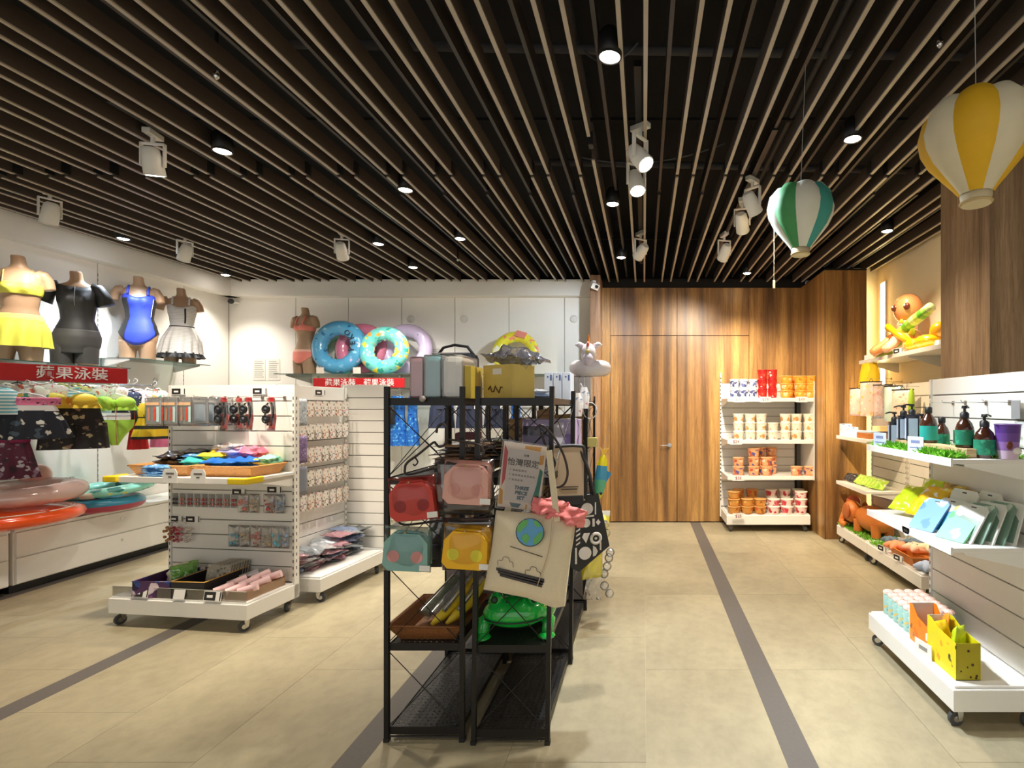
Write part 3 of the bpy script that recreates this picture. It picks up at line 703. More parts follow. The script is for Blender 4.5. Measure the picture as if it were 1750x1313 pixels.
for sx in (-1, 1): q.loft([[Vector((sx*.086+r*cos(2*pi*i/24), .005+r*1.1*sin(2*pi*i/24), z)) for i in range(24)] for z, r in ((.03, .092), (.10, .093), (.17, .098), (.24, .085))])
q2 = wrap(lambda th: .34, lambda th: .12, .012); n0 = len(q.v); q.v += q2.v; q.f += [[n0+i for i in f] for f in q2.f]; q.mi += q2.mi; q.sm += q2.sm
part('swim_shorts', q, BK2, m2)
part('front_zip', MB().tube([bpt(-pi/2, .55+.02*k, .012) for k in range(10)], .003), mat('grey zip', (120,120,120), .4), m2)
BLU = mat('royal blue swim fabric', (52,72,196), .5, var=.12)
m3 = mannequin('headless mannequin in a royal blue and black one-piece swimsuit', (-5.21, 5.42, 1.986), radians(34), .97)
part('swimsuit', wrap(lambda th: .70-.055*fr(th)**4-.06*bk(th)-.05*sd(th)**6, vcut(.142, .285), .006), BLU, m3)
for c, hw in ((0, .55), (pi, .95)): part('side_panel', wrap(lambda th: .635, lambda th: vcut(.142, .285)(th)+.003, .009, n=20, th0=c-hw, th1=c+hw), BK, m3)
straps(m3, BLU, (-.09, .09), .67, .62, .014)
part('piping', MB().tube([bpt(-pi/2+1.0, .45+.01*k, .012) for k in range(20)], .0025), SIGNW, m3)
STRP = bands('grey white knit stripes', [(226,222,216), (196,190,184)], 62, 2, .8); STRP2 = mat('white knit', (206,202,194), .8)
m4 = mannequin('headless mannequin in a pale striped swim dress with black belt', (-5.21, 5.92, 1.986), radians(32), .96)
part('dress_top', wrap(lambda th: .70-.06*fr(th)**3-.05*bk(th)-.05*sd(th)**6, lambda th: .41, .007), STRP, m4); straps(m4, STRP, (-.085, .085), .67, .65, .012)
part('skirt', skirt(.42, .11, .05, 16), STRP, m4)
part('belt', wrap(lambda th: .432, lambda th: .418, .012), BK, m4); part('belt', wrap(lambda th: .398, lambda th: .384, .013), BK, m4); part('belt_inset', wrap(lambda th: .418, lambda th: .398, .0115), STRP2, m4)
part('hem', skirt(.125, .06, .03, 16, .045, .02), BK, m4)
part('front_stripe', wrap(lambda th: .63, lambda th: .46, .010, n=6, th0=-pi/2+.28, th1=-pi/2+.42), BK, m4)
PK = mat('coral pink swim fabric', (246,142,126), .6); PK2 = mat('pale pink trim', (246,190,172), .6)
m5 = mannequin('headless mannequin in a coral pink bikini beside the blue swim ring', (-4.22, 6.55, 1.896), radians(-12), .95)
part('bikini_top', wrap(lambda th: .625+.03*fr(th)*math.exp(-((abs(cos(th))-.42)/.2)**2)-.01*bk(th), lambda th: .562+.006*fr(th), .007), PK, m5); straps(m5, PK, (-.06, .06), .65, .64, .011)
part('bikini_bottom', wrap(lambda th: .315, vcut(.142, .262), .007), PK, m5); part('waistband', wrap(lambda th: .322, lambda th: .292, .010), PK2, m5)

# ================================================================== HANGING SWIMWEAR
def cloth(prof, n=36, folds=7, amp=.008, seed=0, q=None, cx=0):
    q = q or MB(); rings = []; L = len(prof)
    for j, (z, hw, d) in enumerate(prof):
        rg = []
        for i in range(n):
            th = 2*pi*i/n; a = amp*(j/(L-1))*sin(folds*th+seed+.8*j/L)
            rg.append(Vector((cx+(hw+a)*cos(th), (d+a)*sin(th) + .3*a, z)))
        rings.append(rg)
    return q.loft(rings)
WIRE = mat('white hanger', (232,232,236), .3, var=.02); BLKW = mat('black hanger', (36,32,30), .35)
def hanger(t, w=.17, m=None, drop=.05):
    q = MB().tube([(-.001, .0, .10), (.012, 0, .125), (.03, 0, .115), (.028, 0, .09), (0, 0, .07), (0, 0, .03)], .0026)
    q.tube([(-w, 0, -drop), (-w*.5, 0, .005), (0, 0, .03), (w*.5, 0, .005), (w, 0, -drop)], .005)
    part('hanger', q, m or WIRE, t)
def garment(kind, label, m, loc, rz, w=.2, L=.35, seed=0, m2=None, hm=None, group='swimwear hanging on the wall arms'):
    t = thing({'top': 'tankini', 'shorts': 'swim_shorts', 'dress': 'swim_dress', 'bikini': 'bikini_set', 'skirt': 'swim_skirt', 'bottom': 'bikini_brief'}[kind], label, 'swimwear', loc, rz, group)
    hanger(t, w*.85, hm)
    if kind == 'top':
        part('body', cloth([(0, w*.75, .03), (-L*.15, w, .045), (-L*.5, w*.92, .05), (-L, w*1.02, .05)], seed=seed), m, t)
        part('strap', MB().tube([(-w*.5, 0, -.0), (-w*.35, -.02, .02), (0, -.03, .0)], .008).tube([(w*.5, 0, 0), (w*.35, -.02, .02), (0, -.03, .0)], .008), m2 or m, t)
    elif kind == 'shorts':
        q = cloth([(0, w*.8, .03), (-L*.4, w, .045)], folds=5, amp=.004, seed=seed)
        for s in (-1, 1): cloth([(-L*.35, w*.55, .045), (-L, w*.62, .055)], folds=5, amp=.012, seed=seed+s, q=q, cx=s*w*.48)
        part('body', q, m, t); part('waistband', cloth([(.012, w*.81, .032), (-.03, w*.84, .036)], amp=0), m2 or m, t)
    elif kind == 'dress':
        part('body', cloth([(0, w*.6, .03), (-L*.12, w*.8, .045), (-L*.4, w*.72, .045), (-L*.6, w*.85, .055), (-L, w*1.1, .075)], folds=9, amp=.016, seed=seed), m, t)
        if m2: part('bodice', cloth([(.002, w*.62, .033), (-L*.12, w*.83, .049), (-L*.38, w*.76, .05)], amp=.003, seed=seed), m2, t)
    elif kind == 'bikini':
        for s in (-1, 1): part('cup', MB().ball((s*w*.45, -.02, -.06), (w*.46, .045, .062)), m, t); part('ruffle', cloth([(-.075, w*.44, .04), (-.10, w*.48, .055), (-.125, w*.5, .06)], folds=9, amp=.014, seed=s, cx=s*w*.45, n=54), m, t); part('strap', MB().tube([(s*w*.5, 0, 0), (s*w*.5, -.02, -.03)], .006), m, t)
        part('knot', MB().ball((0, -.045, -.06), (.014, .014, .03)), m2 or m, t)
        part('bottom', cloth([(-L*.48, w*.85, .03), (-L*.62, w*.8, .04), (-L*.82, w*.42, .035), (-L, w*.14, .02)], folds=5, amp=.004, seed=seed), m, t)
        part('size_cord', MB().tube([(.01, -.04, -.08), (.012, -.06, -L*.7), (.02, -.05, -L)], .003), mat('salmon cord', (240,150,130), .6), t)
    elif kind == 'skirt':
        part('top', MB().box(-w*.95, w*.95, -.012, .012, -.07, -.01), m2 or m, t, bev=.008)
        part('waistband', cloth([(-.07, w*.8, .03), (-.115, w*.9, .04)], amp=.002), SIGNW, t)
        part('ruffle', cloth([(-.11, w*.86, .04), (-.2, w*1.05, .06), (-L, w*1.22, .085)], folds=11, amp=.02, seed=seed, n=66), m, t)
    elif kind == 'bottom':
        part('body', cloth([(0, w*.8, .03), (-L*.5, w*.7, .04), (-L, w*.2, .025)], folds=5, amp=.006, seed=seed), m, t)
    return t
FLB = printed('black floral print', (24,26,40), [(240,236,224), (226,222,210), (70,84,96)], 16, .3)
FLK = printed('dark rose print', (34,30,30), [(150,120,104), (84,64,58), (206,190,150), (48,40,40)], 20, .34)
FLM = printed('plum blossom print', (96,30,56), [(206,196,206), (64,36,50), (150,120,140)], 22, .38)
MAG = mat('magenta fabric', (140,22,78), .65); LIME = mat('lime ruffle', (186,236,84), .6, var=.12); ORA = mat('orange bow', (250,150,30), .5, var=.2); YLW = mat('golden yellow', (250,206,60), .55, var=.15)
TEAL = mat('teal swim fabric', (40,150,176), .5, var=.2); REDF = mat('red fabric', (224,40,44), .6)
BEE = bands('bee stripes', [(244,200,40), (244,200,40), (36,34,32)], 9.5, 2, .6)
PNK = mat('bubblegum fabric', (240,132,176), .6); LAV = mat('lavender fabric', (164,164,216), .6)
TROP = printed('tropical leaf print', (240,228,150), [(150,140,60), (214,186,90), (250,246,220)], 26, .3); SKY = printed('sky floral print', (214,236,240), [(120,190,206), (240,200,190), (250,250,250)], 26, .33)
WFL = printed('white floral print', (240,236,236), [(226,150,150), (150,160,190), (250,220,200)], 28, .28); PKT = printed('pink zebra print', (236,120,160), [(60,40,70), (240,160,190)], 40, .3)
for y, lab in ((3.75, 'arm of the floral skirt'), (4.15, 'arm of the black rose shorts'), (4.6, 'arm of the lime bikini'), (5.0, 'arm of the bee suit')):
    t = thing('garment_rail', 'chrome wall %s under the glass shelf' % lab, 'hang rail', (-5.45, y, 1.72))
    part('bar', MB().cyl((0, 0, 0), (.78, -.0, -.02), .008), CHROME, t); part('plate', MB().box(0, .01, -.02, .02, -.05, .05), CHROME, t)
    part('stop', MB().ball((.78, 0, -.02), .013, 8, 6), CHROME, t)
gz = 1.61
t = thing('garment_rail', 'lower chrome bar on the mannequin wall behind the swimwear', 'hang rail', (-5.14, 4.65, 1.405)); part('bar', MB().cyl((0, -.75, 0), (0, .75, 0), .007), CHROME, t)
for y in (-.7, .7): part('bracket', MB().box(-.31, 0, y-.006, y+.006, -.006, .006), CHROME, t)
garment('skirt', 'black swim skirt with white flowers and pink printed top', FLB, (-4.74, 4.03, gz-.03), radians(42), .2, .33, 1, PKT)
garment('dress', 'plum blossom swim dress with magenta bodice below the floral skirt', FLM, (-5.10, 4.22, gz-.22), radians(40), .16, .47, 2, MAG)
garment('bikini', 'orange and yellow bow bikini top on white hanger', YLW, (-4.80, 4.40, gz-.0), radians(40), .19, .12, 3, ORA)
garment('shorts', 'black rose printed swim shorts beside the lime bikini', FLK, (-4.82, 4.46, gz-.13), radians(38), .19, .34, 4)
garment('bikini', 'lime green ruffled bikini set with salmon cords', LIME, (-4.78, 4.76, gz-.02), radians(40), .155, .44, 5)
garment('dress', 'red childrens swim cape hanging beside the bee suit', REDF, (-4.86, 5.06, gz-.1), radians(40), .06, .42, 6, mat('black cape lining', (44,40,38), .6))
garment('dress', 'yellow and black striped bee swimsuit with white tag', BEE, (-4.72, 5.06, gz-.08), radians(32), .135, .34, 7, YLW)
garment('top', 'bubblegum pink swim top half hidden by the swim cap gondola', PNK, (-4.86, 5.36, gz-.12), radians(30), .12, .4, 8)
garment('bottom', 'teal bikini bottom peeking out under the rose shorts', TEAL, (-5.12, 4.78, 1.30), radians(40), .15, .16, 9)
garment('bottom', 'royal blue bikini bottom under the rose shorts', BLU, (-5.14, 4.98, 1.30), radians(40), .09, .17, 10)
garment('top', 'sky blue floral swim top hanging behind the orange bow', SKY, (-5.02, 4.28, gz+.04), radians(42), .18, .22, 11)
garment('top', 'white floral swim top at the very edge of the picture', WFL, (-5.02, 3.94, gz+.06), radians(42), .2, .25, 12)
garment('top', 'yellow tropical leaf swim top above the lime bikini', TROP, (-5.04, 4.62, gz+.07), radians(42), .15, .22, 13)
garment('top', 'pale aqua swim top behind the lime bikini', mat('pale aqua', (190,226,232), .6), (-5.08, 4.90, gz+.05), radians(42), .14, .22, 14)
garment('top', 'white rosebud swim top above the bee suit', WFL, (-5.0, 5.16, gz+.04), radians(38), .15, .2, 15)
garment('top', 'lavender swim top at the wall near the swim caps', LAV, (-5.05, 5.42, gz+.03), radians(35), .13, .24, 16)
garment('top', 'coral swim top showing beneath the floral skirt', mat('coral fabric', (214,110,84), .6, var=.2), (-5.12, 4.55, 1.42), radians(42), .1, .2, 17)
STB = bands('aqua stripes', [(240,244,244), (110,190,206)], 40, 2, .6); DOT = printed('rose dots', (250,236,236), [(230,90,120), (240,140,160)], 45, .22); HIB = printed('hibiscus print', (250,244,230), [(240,120,90), (90,170,140), (250,200,90)], 20, .36); NVD = printed('navy dots', (50,60,96), [(236,236,240)], 50, .2)
for i, (y, xx, m, w_, L_, lab) in enumerate(((3.86, -4.86, STB, .18, .2, 'aqua striped swim top at the picture edge'), (4.12, -4.90, HIB, .17, .2, 'hibiscus print swim top above the floral skirt'), (4.34, -4.96, DOT, .15, .19, 'rose dotted swim top above the bow bikini'), (4.52, -4.92, STB, .13, .18, 'aqua striped swim top above the rose shorts'),
        (4.70, -4.98, HIB, .13, .2, 'hibiscus print swim top beside the tropical one'), (4.84, -4.90, DOT, .12, .2, 'rose dotted swim top above the lime bikini'), (5.02, -4.94, NVD, .12, .2, 'navy dotted swim top near the red cape'), (5.26, -4.90, HIB, .12, .22, 'hibiscus print swim top by the swim cap packs'))):
    garment('top', lab, m, (xx, y, gz+.03+.02*(i % 3)), radians(42), w_, L_, 30+i, hm=[WIRE, BLKW, mat('clear hanger', (214,220,226), .2)][i % 3])
# back wall garments on one rail
t = thing('garment_rail', 'chrome rail along the white back wall holding swim trunks', 'hang rail', (-2.2, 6.62, 1.72))
part('bar', MB().cyl((-1.6, 0, 0), (1.3, 0, 0), .01), CHROME, t)
for x in (-1.5, -.1, 1.2): part('bracket', MB().box(x-.008, x+.008, 0, .3, -.008, .008), CHROME, t)
NAVY = mat('navy trunks', (44,50,72), .5, var=.25, scale=9); BLSH = printed('blue shimmer print', (40,110,200), [(120,200,240), (20,60,150), (80,150,220)], 30, .35, .35)
for px, m, kind, w_, lab in ((676, BLSH, 'dress', .12, 'shimmering blue swim dress by the rack post'), (702, BLSH, 'dress', .07, 'second shimmering blue swim dress on the back rail'), (752, NAVY, 'shorts', .14, 'navy swim trunks with blue side stripe, first behind the rack'),
        (800, NAVY, 'shorts', .15, 'navy swim trunks under the grey package on the rack'), (846, NAVY, 'shorts', .13, 'navy swim trunks under the yellow box'), (880, BLSH, 'dress', .07, 'narrow blue swim dress behind the rack posts')):
    X = (px-1100)/900*6.55
    g = garment(kind, lab, m, (X, 6.595, 1.63), 0, w_, .62 if kind == 'dress' else .40, px, m2=None if kind == 'dress' else mat('bright blue band', (50,110,220), .5), group='swimwear on the back wall rail')
    if kind == 'shorts': part('side_stripe', MB().box(w_*.93, w_*.99, -.05, .05, -.38, -.02), MC['bright blue band'], g); part('paper_tag', MB().box(w_*.55, w_*.8, -.068, -.066, -.16, -.03), CARD, g)
solid('pouch_bag', 'small black pouch with white letters behind the rack post', 'bag', MB().pillow(.16, .22, .05, crumple=.3), BK, (-3.15, 6.5, 1.28))

# ================================================================== SWIM RINGS
def ring(label, m, loc, rot, R, r, flat=.9, scal=14, amp=.05, parts=None):
    t = thing('swim_ring', label, 'swim ring', loc, rot=rot); part('tube', MB().torus(R, r, 56, 16, flat, scal, amp), m, t)
    part('valve', MB().cyl((R*.7, R*.7, r*.8), (R*.7, R*.7, r*.8+.018), .01), clear('vinyl clear', gloss=.3, body=.3), t); return t
RB = printed('blue ring print', (86,166,210), [(200,190,224), (50,110,160), (150,214,232), (120,190,224)], 13, .22, .25, .6)
RG = printed('fruit ring print', (120,214,206), [(246,226,70), (250,240,210), (246,180,80), (90,200,220), (60,170,150)], 11, .42, .25, .6)
RP = mat('pink vinyl', (224,130,160), .25, coat=.5); RL = mat('lavender vinyl', (214,196,230), .25, coat=.5)
RM = mat('mint vinyl', (140,224,196), .22, coat=.6); RY = printed('yellow ring print', (240,230,60), [(246,236,90), (246,150,120), (250,250,220), (220,240,110)], 12, .36, .25, .6)
tilt = radians(82)
yk = ring('blue swim ring with dark letters standing on the back wall shelf', RB, (-3.77, 6.52, 2.235), (tilt, 0, 0), .245, .092)
for ch, a in (('Y', -14), ('E', 8), ('K', 29), ('O', 50)):
    a = radians(a); glyphs(ch, .095, mat('dark teal letter', (22,56,74), .4), 'lettering', yk, (.215*cos(a), .215*sin(a), .088), (0, 0, a+pi/2), bold=.002)
ring('pink swim ring leaning behind the blue lettered ring', RP, (-3.60, 6.72, 2.24), (radians(84), 0, 0), .245, .08)
ring('fruit patterned swim ring standing beside the blue ring', RG, (-3.20, 6.50, 2.195), (radians(80), .1, 0), .215, .088)
ring('lavender swim ring leaning behind the fruit patterned ring', RL, (-3.06, 6.79, 2.235), (radians(84), 0, 0), .25, .085)
ring('mint swim ring standing behind the bikini mannequin side', RM, (-3.92, 6.85, 2.205), (radians(88), 0, 0), .24, .055)
yr = ring('yellow swim ring with pink patch on the shelf by the bright wall', RY, (-1.62, 6.66, 2.175), (radians(72), .25, 0), .225, .07)
part('patch', MB().box(-.07, .07, -.05, .05, -.002, .006), mat('coral patch', (240,150,130), .4), yr, (-.0, .24, .06), (-.35, 0, 0))
for x, lab in ((-3.88, 'small white price card before the blue swim ring'), (-3.44, 'small white price card before the fruit patterned ring')):
    solid('price_card', lab, 'price card', MB().box(-.045, .045, -.002, .002, 0, .075), mat('cream card', (244,228,212), .6), (x, 6.32, 1.896), (.1, 0, 0))
# on the benches
ring('mint patterned swim ring lying on the long bench', printed('mint fruit print', (150,228,206), [(240,226,110), (60,170,170), (250,240,220), (40,120,110)], 9, .3, .25, .6), (-5.08, 5.0, .722), (.10, -.06, 0), .265, .08, .55)
ring('blue and red swim ring under the mint ring on the bench', bands('blue over red vinyl', [(176,60,84), (56,140,170)], 8, 2, .3, off=.5), (-5.09, 4.92, .60), (0, 0, 0), .235, .09, .72)
ring('big clear pink swim ring on top of the orange raft', clear('pink clear vinyl', (254,226,218), gloss=.2, body=.62, col=(252,214,204)), (-5.03, 4.28, .80), (.05, .0, 0), .265, .10, .75)
t = thing('inflatable_raft', 'orange inflatable raft lying across both benches', 'raft', (-5.05, 4.16, .528))
part('hull', MB().ball((0, 0, .09), (.40, .44, .088), 28, 12), mat('orange vinyl', (250,88,20), .25, coat=.5), t)
part('rim', MB().torus(.38, .06, 40, 10, .8), MC['orange vinyl'], t, (0, 0, .10)); bpy.data.objects[t.children[1].name].scale = (1, 1.05, 1)
part('cord', MB().tube([(.36*cos(a*.2), .39*sin(a*.2), .145) for a in range(32)], .006), mat('raft cord', (250,240,220), .6), t)
solid('beach_ball', 'pale pink beach ball behind the clear pink ring', 'ball', MB().ball((0, 0, 0), .10, 24, 16), mat('peach vinyl', (246,190,176), .3, coat=.5), (-5.22, 4.52, .91))
# ================================================================== GOODS ON THE SWIM CAP GONDOLA (A)
def hook(F, x, z, L, rz, label, group='wire display hooks'):
    p = F(x, -.037, z); t = thing('display_hook', label, 'hook', p, rz, group)
    part('prong', MB().tube([(0, 0, 0), (0, -L, .004), (0, -L-.008, .014)], .002), CHROME, t); part('plate', MB().box(-.012, .012, -.003, .001, -.012, .012), CHROME, t); return t
POSER = mat('red swimsuit print', (214,84,66), .5); POSES = mat('tan print', (196,140,110), .5); PALE = mat('aqua print card', (196,226,224), .5); PEACH = mat('orange print', (246,196,150), .5)
def cap_pack(label, p, rz, see=False):
    t = thing('swim_cap_pack', label, 'swim cap', p, rz, 'swim cap packs hanging on hooks')
    part('bag', MB().pillow(.128, .205, .012, 8, 8), BAGCLEAR, t, (0, 0, -.2))
    if not see:
        c = part('insert_card', MB().box(-.058, .058, -.001, .001, -.185, -.02), mat('pale insert', (226,228,222), .5), t)
        part('print', MB().box(-.05, .05, -.0085, -.0078, -.05, -.03), PEACH, c)
        for x in (-.028, .018):
            part('print', MB().prism([(x-.009, -.16), (x+.009, -.16), (x+.011, -.12), (x+.006, -.095), (x+.012, -.085), (x, -.06), (x-.010, -.085), (x-.005, -.11)], -.0085, -.0078), POSER if x > 0 else POSES, c)
        part('print', MB().box(.032, .054, -.0085, -.0078, -.17, -.06), PALE, c)
    else: part('cap', MB().pillow(.10, .15, .02, 8, 8), clear('clear blue cap', (206,224,236), gloss=.2, body=.35, col=(200,214,226)), t, (0, 0, -.18))
    return t
hz = 1.565
for i, x in enumerate((-.43, -.29, -.165)):
    hook(FA, x, hz, .24, RA, 'wire hook of the %s row of swim cap packs' % ORD[i])
    for k in range(3):
        cap_pack('swim cap pack with red swimsuit figures, %s on the %s hook' % (('front', 'middle', 'rear')[k], ORD[i]), FA(x, -.235+k*.06, hz-.005), RA+random.uniform(-.12, .12))
hook(FA, -.05, hz, .24, RA, 'wire hook of the clear swim cap packs')
for k in range(4): cap_pack('see-through blue swim cap pack, %s on its hook' % ORD[k], FA(-.05+.012*k, -.235+k*.05, hz-.005), RA+random.uniform(-.3, .3), True)
GRED = mat('red header card', (214,52,58), .45); GPINK = mat('coral card base', (236,110,104), .5)
def goggles(label, p, rz):
    t = thing('swim_goggles_pack', label, 'goggles', p, rz, 'goggles packs hanging on hooks')
    part('header_card', MB().box(-.035, .035, -.002, .002, -.03, 0), GRED, t); part('base_card', MB().prism([(-.03, -.23), (.03, -.23), (.05, -.15), (.045, -.12), (-.045, -.12), (-.05, -.15)], .004, .008), GPINK, t)
    part('blister', MB().pillow(.11, .235, .05, 8, 8), CLEAR, t, (0, -.005, -.24))
    g = part('frame', MB().tube([(-.02, -.01, -.04), (-.045, -.012, -.07), (-.048, -.014, -.13), (-.02, -.012, -.2)], .006).tube([(.02, -.01, -.04), (.045, -.012, -.07), (.048, -.014, -.13), (.02, -.012, -.2)], .006), DARK, t)
    for z in (-.085, -.155):
        part('eye_cup', MB().torus(.024, .009, 20, 8), DARK, g, (-.012, -.028, z), (pi/2, 0, .3)); part('eye_lens', MB().lathe([(0, 0), (.024, .002), (.0, .006)], 16), mat('smoke lens', (70,76,84), .1), g, (-.012, -.03, z), (pi/2, 0, .3))
    return t
for i, x in enumerate((.06, .26, .44)):
    hook(FA, x, hz, .2, RA, 'wire hook of the %s goggles packs' % ORD[i])
    for k in range(2 if i == 0 else 1): goggles('black swim goggles on red card, %s after the swim caps%s' % (ORD[i], ', rear' if k else ''), FA(x+k*.035, -.16+k*.09, hz), RA+radians(-18))
def price_tag(label, p, rz, tilt=0, w=.075, h=.042, cat='price tag', blk=True):
    t = thing('price_tag', label, 'price tag', p, rz, rot=(tilt, 0, rz))
    part('holder', MB().box(-w/2-.004, w/2+.04, -.0015, .0015, -h/2-.004, h/2+.004), CARD, t)
    if blk: part('print', MB().box(-w/2, w/2, -.0022, -.0015, -h/2, h/2), PAPERBLK, t); part('figures', MB().box(-w*.25, w*.25, -.0028, -.0022, -h*.2, h*.12), CARD, t); part('bar', MB().box(w/2+.03, w/2+.038, -.0022, -.0015, -h/2, h/2), PAPERBLK, t)
    return t
for x, z, lab in ((-.46, 1.615, 'black price tag at the outer top of the swim cap panel'), (.22, 1.615, 'black price tag above the goggles'), (.05, .862, 'black price tag under the basket shelf, inner'), (.34, .885, 'black price tag under the basket shelf near the slotted upright'),
        (-.48, .65, 'black price tag above the hair clips, outer'), (-.34, .65, 'black price tag above the hair clips, inner')):
    price_tag(lab, FA(x, -.042, z), RA)
# baskets on the shelf
WICK = mat('tan wicker', (206,150,88), .6, var=.25, scale=120, bump=.5)
def basket(label, p, rz, w, d, h, m, flare=.03):
    t = thing('basket', label, 'basket', p, rz); q = MB()
    o = [(-w/2+flare, -d/2+flare), (w/2-flare, -d/2+flare), (w/2-flare, d/2-flare), (-w/2+flare, d/2-flare)]; T = [(-w/2, -d/2), (w/2, -d/2), (w/2, d/2), (-w/2, d/2)]; e = .008
    I = [(-w/2+e, -d/2+e), (w/2-e, -d/2+e), (w/2-e, d/2-e), (-w/2+e, d/2-e)]; J = [(x*.97, y*.97) for x, y in o]
    vs = [(x, y, 0) for x, y in o]+[(x, y, h) for x, y in T]+[(x, y, h) for x, y in I]+[(x, y, .006) for x, y in J]
    fs = [(3, 2, 1, 0), (12, 13, 14, 15)]
    for i in range(4):
        j = (i+1) % 4; fs += [(i, j, 4+j, 4+i), (4+i, 4+j, 8+j, 8+i), (8+i, 8+j, 12+j, 12+i)]
    part('body', q.add(vs, fs), m, t); part('rim', MB().tube([(x, y, h) for x, y in T], .007, 6, closed=True), m, t); return t
sz = 1.02
basket('tan wicker basket of dark swimwear on the goggles gondola shelf', FA(-.225, -.23, sz), RA, .46, .30, .07, WICK); basket('tan wicker basket of bright swimwear on the goggles gondola shelf', FA(.265, -.23, sz), RA, .45, .30, .07, WICK)
def folded(label, p, rz, w, d, h, m, seed, bag=True, rot=None):
    t = thing('folded_swimwear', label, 'swimwear', p, rz, 'folded swimwear in the baskets', rot=rot)
    q = MB(); q.T = Matrix.Rotation(-pi/2, 4, 'X'); q.pillow(w, d, h, 10, 10, .5, seed); q2 = MB(); q2.T = Matrix.Translation((0, 0, h*.45)); q2.T = q2.T @ Matrix.Rotation(-pi/2, 4, 'X') @ Matrix.Rotation(0, 4, 'Z')
    q2.pillow(w*.9, d*.8, h*.6, 10, 10, .8, seed+5)
    part('lower_fold', q, m, t, (0, d/2, 0)); part('upper_fold', q2, m, t, (.01, d*.42, 0))
    return t
TEALB = mat('bright teal cloth', (70,196,190), .5, var=.2); COB = mat('cobalt cloth', (24,104,200), .45, var=.2); BUT = mat('butter yellow cloth', (244,214,60), .5); ROSE = mat('rose cloth', (236,130,160), .5)
BPACK = printed('blue pack print', (110,170,224), [(190,220,240), (60,120,190), (90,150,214)], 22, .35, .2, .5); GRYP = printed('grey dark print', (52,50,52), [(120,112,108), (30,30,34), (84,80,80)], 24, .35, .3, .4)
for i, (x, y, z, w_, d_, h_, m, lab) in enumerate((
        (-.40, -.20, .055, .16, .24, .05, GRYP, 'shiny black folded swimsuit at the outer end of its basket'), (-.36, -.23, .10, .2, .22, .05, GRYP, 'grey patterned folded swimsuit on the black one'), (-.25, -.16, .095, .22, .2, .05, BK2, 'charcoal folded swimsuit at the back of the basket'),
        (-.20, -.20, .14, .17, .18, .03, GRYP, 'small dark print swimsuit on top of the charcoal one'), (-.10, -.27, .075, .24, .2, .05, TEALB, 'teal folded swimsuit behind the first price card'), (-.13, -.22, .115, .18, .16, .035, BPACK, 'pale blue folded swimsuit on the teal one'),
        (.00, -.22, .11, .18, .2, .045, BUT, 'yellow folded swimsuit between the two baskets'), (.04, -.13, .12, .24, .16, .06, LAV, 'lavender folded swimsuit at the back'), (.03, -.12, .175, .2, .15, .03, WFL, 'white floral folded swimsuit on top of the pile'),
        (.16, -.13, .11, .22, .18, .07, ROSE, 'rose pink folded swimsuit at the back of the bright basket'), (.12, -.28, .075, .28, .18, .05, COB, 'cobalt blue folded swimsuit at the front of the bright basket'), (.26, -.24, .085, .24, .2, .04, COB, 'second cobalt blue swimsuit beside the first'),
        (.38, -.2, .07, .16, .2, .05, BUT, 'yellow folded swimsuit at the inner end of the basket'), (.42, -.18, .10, .12, .14, .04, RM, 'mint folded swimsuit on the yellow one'))):
    folded(lab, FA(x, y-.08, sz+z*1.2-.04), RA+random.uniform(-.25, .25), w_, d_, h_*1.6, m, i*3.1)
for i, z in enumerate((0, .034)): folded(('lower' if i == 0 else 'upper') + ' blue wrapped swim towel lying before the dark basket', FA(-.23+.0*i, -.46, sz+z+.012), RA, .23, .10, .04, BPACK, i)
def arch_card(label, p, rz, w=.11, h=.085):
    t = thing('price_card', label, 'price card', p, rz); o = [(-w/2, -.01), (w/2, -.01), (w/2, h*.7), (w*.36, h), (-w*.36, h), (-w/2, h*.7)]
    part('card', MB().prism(o, -.0015, .0015), CARD, t); part('print', MB().box(-w*.28, w*.28, -.0022, -.0015, h*.55, h*.7).box(-w*.12, w*.12, -.0022, -.0015, h*.3, h*.42), mat('grey print', (110,104,100), .6), t); return t
arch_card('arched white price card at the middle of the basket shelf', FA(-.02, -.472, sz-.02), RA); arch_card('arched white price card by the yellow corner guard', FA(.19, -.472, sz-.02), RA)
# earring cards, pouches, hair clips below the shelf
EAR = mat('clear jewel card', (214,200,180), .4); GEMS = [mat('gem %d' % i, c, .2, .3) for i, c in enumerate(((60,50,50), (190,90,90), (214,140,130), (150,170,200), (200,180,150)))]
for i in range(9):
    x = -.46+i*.062; t = thing('earring_card', 'clear earring card, %s in the row under the basket shelf' % ORD[i], 'earrings', FA(x, -.05, .845), RA, 'earring cards under the basket shelf')
    part('card', MB().box(-.026, .026, -.001, .001, -.10, 0), BAGCLEAR, t)
    for s in (-1, 1):
        for z in (-.045, -.075): part('earring', MB().ball((s*.011, -.006, z), (.007, .004, .011), 8, 6), GEMS[0 if i < 1 else (1 + (i % 2))], t)
def jewel_pouch(label, p, rz, w, h, gem, group):
    t = thing('jewel_pouch', label, 'pouch', p, rz, group); part('bag', MB().pillow(w, h, .02, 8, 8), BAGCLEAR, t, (0, 0, -h)); q = MB()
    for k in range(9): q.ball((-w*.32+w*.08*k, random.uniform(-.006, .004), -h*random.uniform(.35, .85)), random.uniform(.006, .016), 8, 6)
    b = part('beads', q, gem, t); b['kind'] = 'stuff'; return t
for i, x in enumerate((.12, .21, .33, .42)): jewel_pouch('clear hair tie pouch, %s beside the earring cards' % ORD[i], FA(x, -.06, .855), RA, .085, .14, GEMS[(i*2+2) % 5], 'clear pouches beside the earring cards')
